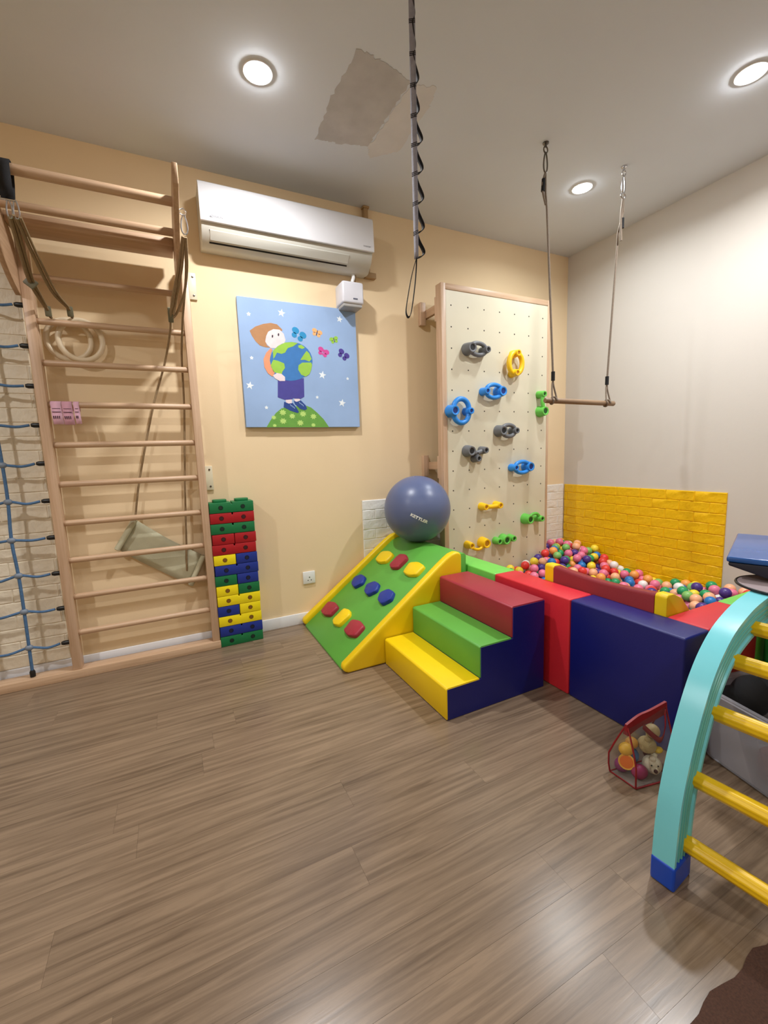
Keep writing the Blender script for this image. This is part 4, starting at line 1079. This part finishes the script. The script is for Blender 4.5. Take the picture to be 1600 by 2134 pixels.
def daisy_strap():
    t = thing('loop_strap', 'long grey and black looped webbing strap hanging from the ceiling', 'strap', (0.757, 1.25, 1.555))
    y = 1.25; wd = 0.0092
    def ribbon(name, pts, material, thick=0.002, wdir=(1, 0, 0), w=wd):
        d = Vector(wdir); vs = []; fs = []
        for p in pts:
            p = Vector(p); vs += [p-d*w, p+d*w]
        for i in range(len(pts)-1): fs.append((2*i, 2*i+1, 2*i+3, 2*i+2))
        o = MB().add(vs, fs).obj(name, material, t, smooth=60)
        m = o.modifiers.new('thick', 'SOLIDIFY'); m.thickness = thick; m.offset = 0
        return o
    zt = CEIL-0.03; zb = 1.735
    MB().lathe([(0.0, 0.0), (0.02, 0.0), (0.02, -0.006), (0.006, -0.01), (0.006, -0.03)], (0.762, y, CEIL-0.0005), (0, 0, 1), 14).obj('ceiling_anchor', M['dark_steel'], t)
    mt = [(0.7575, y, zb)]
    # main webbing twists slowly so that it is seen edge-on lower down
    n = 40; vs = []; fs = []
    for i in range(n+1):
        f = i/n; z = zt+(zb-zt)*f
        a = math.radians(31+50*max(0, (f-0.30)/0.70)**1.3)
        d = Vector((math.cos(a), -math.sin(a), 0))*wd
        c = Vector((0.762-0.005*f, y, z)); vs += [c-d, c+d]
    for i in range(n): fs.append((2*i, 2*i+1, 2*i+3, 2*i+2))
    o = MB().add(vs, fs).obj('main_webbing', M['grey_fabric'], t, smooth=60)
    m = o.modifiers.new('thick', 'SOLIDIFY'); m.thickness = 0.0022; m.offset = 0
    # loops sewn on at even distances
    tacks = [2.636, 2.556, 2.476, 2.396, 2.310, 2.226, 2.143, 2.062, 1.980, 1.895, 1.810, 1.737]
    for i in range(len(tacks)-1):
        a, b = tacks[i], tacks[i+1]
        bul = 0.008 if a > 2.35 else 0.017 if a > 2.2 else 0.026
        L = a-b
        pts = bez([(0.7605, y+0.003, a), (0.7605+bul*0.35, y+0.003, a-L*0.3), (0.7605+bul, y+0.003, a-L*0.66), (0.7605+bul*0.8, y+0.003, a-L*0.86), (0.7605, y+0.003, b)], 5)
        ribbon('loop', pts, M['black_fabric'], 0.002, Vector((0.0, 1.0, 0)), 0.0080)
        f = (zt-a)/(zt-zb); ang = math.radians(31+50*max(0, (f-0.30)/0.70)**1.3)
        tk = MB()
        for dz in (-0.0045, 0.0, 0.0045):
            tk.box((-0.0096, -0.0020, dz-0.0009), (0.0096, 0.0020, dz+0.0009), 0, 1, Matrix.Translation((0.762-0.005*f, y, a)) @ Matrix.Rotation(-ang, 4, 'Z'))
        tk.obj('stitch_tack', M['black_fabric'], t, smooth=0)
    end = [(0.7575, y, 1.737), (0.738, y, 1.68), (0.720, y, 1.605), (0.714, y, 1.568), (0.722, y, 1.553), (0.733, y, 1.57), (0.747, y, 1.64), (0.755, y, 1.70), (0.7575, y, 1.737)]
    ribbon('end_loop', bez(end, 5), M['black_fabric'], 0.002, Vector((0.38, 0.92, 0)), 0.0085)
daisy_strap()

# ------------------------------------------------------------------ plastic climbing arch
def climbing_arch():
    ang = math.radians(7.0)
    u = Vector((math.cos(ang), math.sin(ang), 0)); nn = Vector((math.sin(ang), -math.cos(ang), 0))    # nn: towards the viewer, along the rungs
    A = Vector((1.033, 0.596, 0))
    t = thing('climbing_arch', 'turquoise plastic climbing arch with yellow rungs and blue feet', 'climbing arch', tuple(A+u*0.58+nn*0.35))
    half = [(0.0, 0.066), (0.0035, 0.12), (0.009, 0.172), (0.020, 0.235), (0.039, 0.296), (0.062, 0.353), (0.090, 0.409), (0.122, 0.464), (0.162, 0.518), (0.215, 0.568), (0.285, 0.610), (0.37, 0.637), (0.46, 0.653), (0.58, 0.660)]
    half = [(p.x, p.y) for p in bez([(a_, z_, 0) for a_, z_ in half], 4)]
    outer = half+[(1.16-a, z) for a, z in half[-2::-1]]
    V2 = [Vector(p) for p in outer]
    inn = []
    rib = []
    for i, p in enumerate(V2):
        d = (V2[min(i+1, len(V2)-1)]-V2[max(i-1, 0)]).normalized()
        if i == 0: d = Vector((0, 1))
        if i == len(V2)-1: d = Vector((0, -1))
        n2 = Vector((d.y, -d.x))
        inn.append(p+n2*0.088); rib.append((p, n2, d))
    def pt(q, w): return A+u*q[0]+nn*w+Vector((0, 0, q[1]))
    tq = mat('turquoise_plastic', (124, 216, 228), 0.3, 0.03, 6, 0.05, 80)
    tq2 = mat('turquoise_rib', (108, 188, 176), 0.35, 0.05, 6)
    fb = mat('blue_foot_plastic', (10, 70, 190), 0.35, 0.05)
    ry = mat('yellow_rung_plastic', (240, 196, 10), 0.38, 0.05, 10)
    def beam(w0, w1, name):
        # closed section, the two flanks recessed between rims
        sec = [(0.0, w0), (0.0, w1), (0.010, w1), (0.012, w1-0.005 if w1 > w0 else w1+0.005), (0.076, w1-0.005), (0.078, w1), (0.088, w1), (0.088, w0), (0.078, w0), (0.076, w0+0.005), (0.012, w0+0.005), (0.010, w0)]
        vs = []; fs = []; m = len(sec)
        for p, n2, d in rib:
            for s, w in sec: vs.append(pt(p+n2*s, w))
        for i in range(len(rib)-1):
            for k in range(m): fs.append((i*m+k, i*m+(k+1) % m, (i+1)*m+(k+1) % m, (i+1)*m+k))
        fs.append(tuple(range(m))); fs.append(tuple((len(rib)-1)*m+k for k in range(m)))
        return MB().add(vs, fs).obj(name, tq, t, smooth=35)
    RL = 0.60
    for w0 in (0.0, 0.053+RL):
        b = beam(w0, w0+0.053, 'side_beam')
        # raised cross ribs and rails on the inner flank
        wi = w0+0.048 if w0 == 0 else w0+0.005
        sg = 1 if w0 == 0 else -1
        for s in (0.030, 0.046, 0.060):
            MB().tube([pt(p+n2*s, wi+sg*0.001) for p, n2, d in rib], 0.0028, 6).obj('rail', tq2, b)
        for e, uu in ((0, -1), (1, 1)):
            x0 = -0.003 if e == 0 else 1.16-0.091
            q = []
            mb = MB()
            vs = [pt((x0+a, z), w) for z in (0.0, 0.067) for a, w in ((0, w0-0.002), (0.094, w0-0.002), (0.094, w0+0.056), (0, w0+0.056))]
            mb.add(vs, [(0, 1, 2, 3), (4, 5, 6, 7), (0, 1, 5, 4), (1, 2, 6, 5), (2, 3, 7, 6), (3, 0, 4, 7)])
            o = mb.obj('foot', fb, t, smooth=30)
            bv = o.modifiers.new('round', 'BEVEL'); bv.width = 0.006; bv.segments = 3
    # fluted rungs
    for (a, z) in ((0.070, 0.098), (0.107, 0.262), (0.200, 0.413), (0.318, 0.520), (0.442, 0.584), (0.58, 0.603)):
        for aa in ((a,) if abs(a-0.58) < 0.01 else (a, 1.16-a)):
            mb = MB(); vs = []; fs = []; n = 36
            for w in (0.046, 0.053+RL+0.007):
                for k in range(n):
                    s = 2*math.pi*k/n; r = 0.0205+0.0011*math.cos(9*s)
                    vs.append(pt((aa+r*math.cos(s), z+r*math.sin(s)), w))
            for k in range(n): fs.append((k, (k+1) % n, n+(k+1) % n, n+k))
            mb.add(vs, fs).obj('rung', ry, t, smooth=60)
    return pt
ARCH = climbing_arch()


# things lying on the arch
def on_arch():
    t = thing('foam_wedge', 'glossy blue foam wedge with a dark underside lying on the turquoise arch', 'foam wedge', (1.85, 0.60, 0.66))
    bl = mat('glossy_blue_vinyl', (22, 84, 160), 0.25, 0.08, 5, 0.25, 14, coat=0.3)
    # local frame: e runs away from the viewer along the left edge, f runs along the front side
    e = Vector((0.931, 0.365, 0)); f = Vector((e.y, -e.x, 0)); P0 = Vector((1.654, 0.757, 0))
    mt = Matrix(((f.x, e.x, 0, P0.x), (f.y, e.y, 0, P0.y), (0, 0, 1, 0), (0, 0, 0, 1)))
    MB().prism([(0, 0.711), (0.12, 0.675), (0.55, 0.645), (0.55, 0.722), (0, 0.722)], 'y', 0.002, 0.5, 0.004, 2, Matrix(((f.x, e.x, 0, P0.x), (f.y, e.y, 0, P0.y), (0, 0, 1, 0), (0, 0, 0, 1)))).obj('base', mat('dark_underside', (16, 20, 40), 0.5), t)
    MB().box((-0.006, 0, 0.7225), (0.556, 0.5, 0.742), 0.007, 3, mt).obj('padding', bl, t)
    c = ARCH((0.665, 0.660), 0.055)
    t = thing('round_tray', 'grey round tray with a black rim lying on the crown of the turquoise arch', 'tray', tuple(c))
    MB().lathe([(0, 0.0), (0.112, 0.0), (0.118, 0.004), (0.116, 0.009), (0.106, 0.006), (0, 0.004)], c, (0, 0, 1), 40).obj('dish', mat('pinkish_grey_plastic', (176, 160, 162), 0.4, 0.04), t)
    MB().tube([(c.x+0.119*math.cos(2*math.pi*k/48), c.y+0.119*math.sin(2*math.pi*k/48), c.z+0.006) for k in range(48)], 0.0042, 8, closed=True).obj('rim', M['black'], t)
on_arch()

# ------------------------------------------------------------------ clear toy bag with its toys
def toy_bag():
    t = thing('toy_bag', 'clear plastic toy bag with red piping and a red handle on the floor', 'toy bag', (1.35, 0.83, 0))
    pvc = clear_plastic('clear_pvc', (190, 184, 178), 0.05, 0.10)
    red = mat('dark_red_piping', (138, 14, 26), 0.45, 0.08, 20)
    B = [(1.272, 0.892), (1.274, 0.797), (1.425, 0.766), (1.434, 0.866)]
    tl, tr = Vector((1.300, 0.853, 0.186)), Vector((1.425, 0.805, 0.252))
    def ring(z, g):
        cx, cy = 1.352, 0.830
        f = z/0.19
        out = []
        for i, (x, y) in enumerate(B):
            b = Vector((cx+(x-cx)*g, cy+(y-cy)*g, 0.004))
            e = tl if i < 2 else tr
            k = max(0.0, (f-0.35)/0.65)**1.25
            p = b.lerp(Vector((e.x, e.y, 0)), k); zz = z*(1.0 if i < 2 else 1.34)
            out.append(Vector((p.x, p.y, 0.004+zz)))
        return out
    rows = [ring(0.0, 0.97), ring(0.03, 1.02), ring(0.07, 1.03), ring(0.11, 1.0), ring(0.15, 0.97), ring(0.182, 0.95)]
    vs = [p for r in rows for p in r]; fs = [(0, 1, 2, 3)]
    for k in range(len(rows)-1):
        for i in range(4): fs.append((k*4+i, k*4+(i+1) % 4, k*4+4+(i+1) % 4, k*4+4+i))
    MB().add(vs, fs).obj('clear_wall', pvc, t, smooth=50)
    for i in range(4):
        MB().tube([r[i] for r in rows], 0.0028, 6).obj('piping', red, t)
    MB().tube(rows[0]+[], 0.0032, 6, closed=True).obj('piping', red, t)
    a, b = rows[-1][0].lerp(rows[-1][1], 0.5), rows[-1][3].lerp(rows[-1][2], 0.5)
    pts = bez([a+Vector((-0.004, 0, -0.004)), a.lerp(b, 0.3)+Vector((0, 0, 0.006)), a.lerp(b, 0.6)+Vector((0, 0, 0.002)), b+Vector((0.004, 0, 0.002))], 6)
    vs = []; fs = []
    for p in pts: vs += [p+Vector((0, -0.009, -0.026)), p+Vector((0, -0.004, 0.012)), p+Vector((0, 0.004, 0.012)), p+Vector((0, 0.009, -0.026))]
    m = 4
    for k in range(len(pts)-1):
        for i in range(m): fs.append((k*m+i, k*m+(i+1) % m, (k+1)*m+(i+1) % m, (k+1)*m+i))
    fs += [(0, 1, 2, 3), tuple(len(vs)-4+i for i in range(4))]
    MB().add(vs, fs).obj('top_band', red, t)
    h0 = a.lerp(b, 0.35)+Vector((0, -0.012, -0.02)); h1 = a.lerp(b, 0.92)+Vector((0, -0.012, -0.01))
    hp = bez([h0, h0.lerp(h1, 0.3)+Vector((0.0, -0.014, -0.042)), h0.lerp(h1, 0.62)+Vector((0, -0.018, -0.072)), h0.lerp(h1, 0.85)+Vector((0, -0.014, -0.045)), h1], 6)
    vs = []; fs = []
    for p in hp: vs += [p+Vector((-0.002, 0, -0.009)), p+Vector((0.002, 0, 0.009))]
    for k in range(len(hp)-1): fs.append((2*k, 2*k+1, 2*k+3, 2*k+2))
    o = MB().add(vs, fs).obj('handle', red, t); sm = o.modifiers.new('thick', 'SOLIDIFY'); sm.thickness = 0.003
    def C(n, c, r=0.45): return mat(n, c, r, 0.06, 25, 0.1, 150)
    # toys
    t = thing('toy_orange', 'toy half orange with an orange cut face in the clear toy bag', 'toy fruit', (1.296, 0.845, 0.032), 'toys in the clear bag')
    ax = Vector((-0.75, -0.6, 0.25)).normalized(); c = Vector((1.304, 0.851, 0.054))
    MB().lathe([(0, -0.024), (0.012, -0.022), (0.022, -0.012), (0.026, 0.0)], c, ax, 20).obj('peel', C('lemon_peel', (236, 200, 30)), t)
    MB().lathe([(0.026, 0.0), (0.0255, 0.002), (0.021, 0.0015)], c, ax, 20).obj('rind', C('pale_rind', (248, 190, 70)), t)
    MB().lathe([(0.021, 0.0012), (0, 0.0016)], c, ax, 20).obj('flesh', C('orange_flesh', (240, 120, 24)), t)
    def blob(name, label, cat, c, r, col, scale=(1, 1, 1)):
        tag(MB().ball(c, r, 18, 12, scale).obj(name, C(name+'_colour', col), smooth=180), label, cat, 'toys in the clear bag')
    blob('toy_lemon', 'yellow toy lemon behind the toy half orange in the bag', 'toy fruit', (1.322, 0.866, 0.086), 0.022, (226, 176, 44), (1.25, 1, 0.95))
    blob('toy_cup', 'small blue toy beside the toy half orange in the bag', 'toy', (1.350, 0.862, 0.056), 0.021, (74, 120, 176), (1, 1, 1.2))
    blob('toy_plum', 'purple toy under the toy half orange in the bag', 'toy fruit', (1.310, 0.872, 0.027), 0.023, (138, 44, 110))
    blob('toy_berry', 'magenta toy at the front of the bag', 'toy fruit', (1.330, 0.822, 0.028), 0.024, (150, 28, 88), (1.2, 1, 0.95))
    blob('wicker_ball', 'beige wicker ball high in the bag under the handle', 'toy ball', (1.398, 0.826, 0.152), 0.023, (208, 186, 138))
    blob('toy_chestnut', 'dark brown toy at the right of the white plush bear in the bag', 'toy', (1.416, 0.846, 0.050), 0.018, (96, 34, 26))
    blob('toy_corn', 'yellow toy above the brown toy in the bag', 'toy fruit', (1.414, 0.812, 0.084), 0.012, (214, 178, 40), (1.4, 1, 0.8))
    blob('toy_pear', 'amber toy behind the yellow toy lemon in the bag', 'toy fruit', (1.350, 0.866, 0.100), 0.020, (206, 150, 60), (1.1, 1, 0.9))
    def plush(name, label, c, r, col, face=True):
        t = thing(name, label, 'soft toy', (c[0], c[1], c[2]-r), 'toys in the clear bag')
        fur = mat(name+'_fur', col, 0.95, 0.1, 60, 0.8, 200); dk = C(name+'_dark', (70, 22, 22))
        c = Vector(c)
        MB().ball(c, r, 20, 14, (1, 1, 0.95)).obj('head', fur, t, smooth=180)
        for s in (-1, 1): MB().ball(c+Vector((0.45*s+0.2, 0.2*s, 0.85))*r, r*0.36, 12, 8).obj('ear', fur, t, smooth=180)
        if face:
            d = Vector((-0.62, -0.75, 0.1)).normalized(); e = Vector((0.75, -0.62, 0)).normalized()
            MB().ball(c+d*r*0.8-Vector((0, 0, r*0.2)), r*0.45, 14, 10).obj('muzzle', fur, t, smooth=180)
            MB().ball(c+d*r*1.18-Vector((0, 0, r*0.12)), r*0.22, 12, 8).obj('nose', dk, t, smooth=180)
            for s in (-1, 1): MB().ball(c+(d*0.86+e*0.34*s+Vector((0, 0, 0.34)))*r, r*0.09, 8, 6).obj('eye', M['black'], t, smooth=180)
    plush('plush_bear', 'white plush bear head with a dark red nose in the toy bag', (1.386, 0.815, 0.039), 0.030, (222, 214, 190))
    plush('plush_lamb', 'beige plush toy above the white bear in the toy bag', (1.388, 0.836, 0.098), 0.029, (190, 172, 124), False)
toy_bag()

# ------------------------------------------------------------------ storage under the arch
def storage():
    t = thing('storage_tub', 'translucent grey plastic storage tub under the turquoise arch', 'storage tub', (1.80, 0.62, 0))
    cl = clear_plastic('clouded_tub', (196, 196, 206), 0.26, 0.3)
    rot = Matrix.Translation((1.795, 0.622, 0)) @ Matrix.Rotation(math.radians(-14), 4, 'Z')
    def rr(hx, hy, z, r=0.04):
        out = []
        for k, (sx, sy) in enumerate(((1, 1), (-1, 1), (-1, -1), (1, -1))):
            for q in range(5):
                a = math.pi/2*k+math.pi/2*q/4
                out.append(rot @ Vector((sx*(hx-r)+r*math.cos(a), sy*(hy-r)+r*math.sin(a), z)))
        return out
    loops = [rr(0.180, 0.130, 0.004), rr(0.186, 0.136, 0.010), rr(0.205, 0.150, 0.262), rr(0.218, 0.162, 0.264), rr(0.219, 0.163, 0.274), rr(0.203, 0.148, 0.274), rr(0.183, 0.133, 0.014)]
    vs = [p for l in loops for p in l]; m = 20; fs = []
    for k in range(len(loops)-1):
        for i in range(m): fs.append((k*m+i, k*m+(i+1) % m, (k+1)*m+(i+1) % m, (k+1)*m+i))
    fs.append(tuple(range(m))); fs.append(tuple((len(loops)-1)*m+i for i in range(m)))
    MB().add(vs, fs).obj('tub', cl, t, smooth=40)
    b = MB()
    for dx, dy, dz, r, s in ((0, 0, 0, 0.058, (1.2, 1, 1.25)), (0.05, -0.03, 0.02, 0.045, (1, 1, 1.3)), (-0.04, 0.03, -0.02, 0.045, (1, 1, 1.2))):
        b.ball((1.735+dx, 0.700+dy, 0.245+dz), r, 16, 10, s)
    tag(b.obj('black_bag', M['black_fabric'], smooth=180), 'bunched black cloth bag sticking out of the storage tub', 'bag')
    for (x, y, r, h, col, lab, nm) in ((1.70, 0.60, 0.05, 0.085, (110, 40, 34), 'dark red toy lying in the storage tub', 'red_toy'), (1.84, 0.58, 0.06, 0.10, (70, 90, 130), 'blue toy lying in the storage tub', 'blue_toy')):
        tag(MB().lathe([(0, 0), (r*0.9, 0.0), (r, 0.008), (r, h-0.01), (r*0.85, h), (0, h)], (x, y, 0.016), (0, 0, 1), 20).obj(nm, mat(nm+'_plastic', col, 0.5, 0.05), smooth=50), lab, 'toy')
    tag(MB().lathe([(0, 0.0), (0.055, 0.0), (0.060, 0.008), (0.060, 0.37), (0.052, 0.40), (0.03, 0.418), (0, 0.42)], (2.10, 0.752, 0.001), (0, 0, 1), 28).obj('green_roller', mat('green_foam', (40, 150, 62), 0.6, 0.06, 12, 0.2, 100), smooth=50), 'upright green foam roller behind the storage tub', 'foam roller')
storage()

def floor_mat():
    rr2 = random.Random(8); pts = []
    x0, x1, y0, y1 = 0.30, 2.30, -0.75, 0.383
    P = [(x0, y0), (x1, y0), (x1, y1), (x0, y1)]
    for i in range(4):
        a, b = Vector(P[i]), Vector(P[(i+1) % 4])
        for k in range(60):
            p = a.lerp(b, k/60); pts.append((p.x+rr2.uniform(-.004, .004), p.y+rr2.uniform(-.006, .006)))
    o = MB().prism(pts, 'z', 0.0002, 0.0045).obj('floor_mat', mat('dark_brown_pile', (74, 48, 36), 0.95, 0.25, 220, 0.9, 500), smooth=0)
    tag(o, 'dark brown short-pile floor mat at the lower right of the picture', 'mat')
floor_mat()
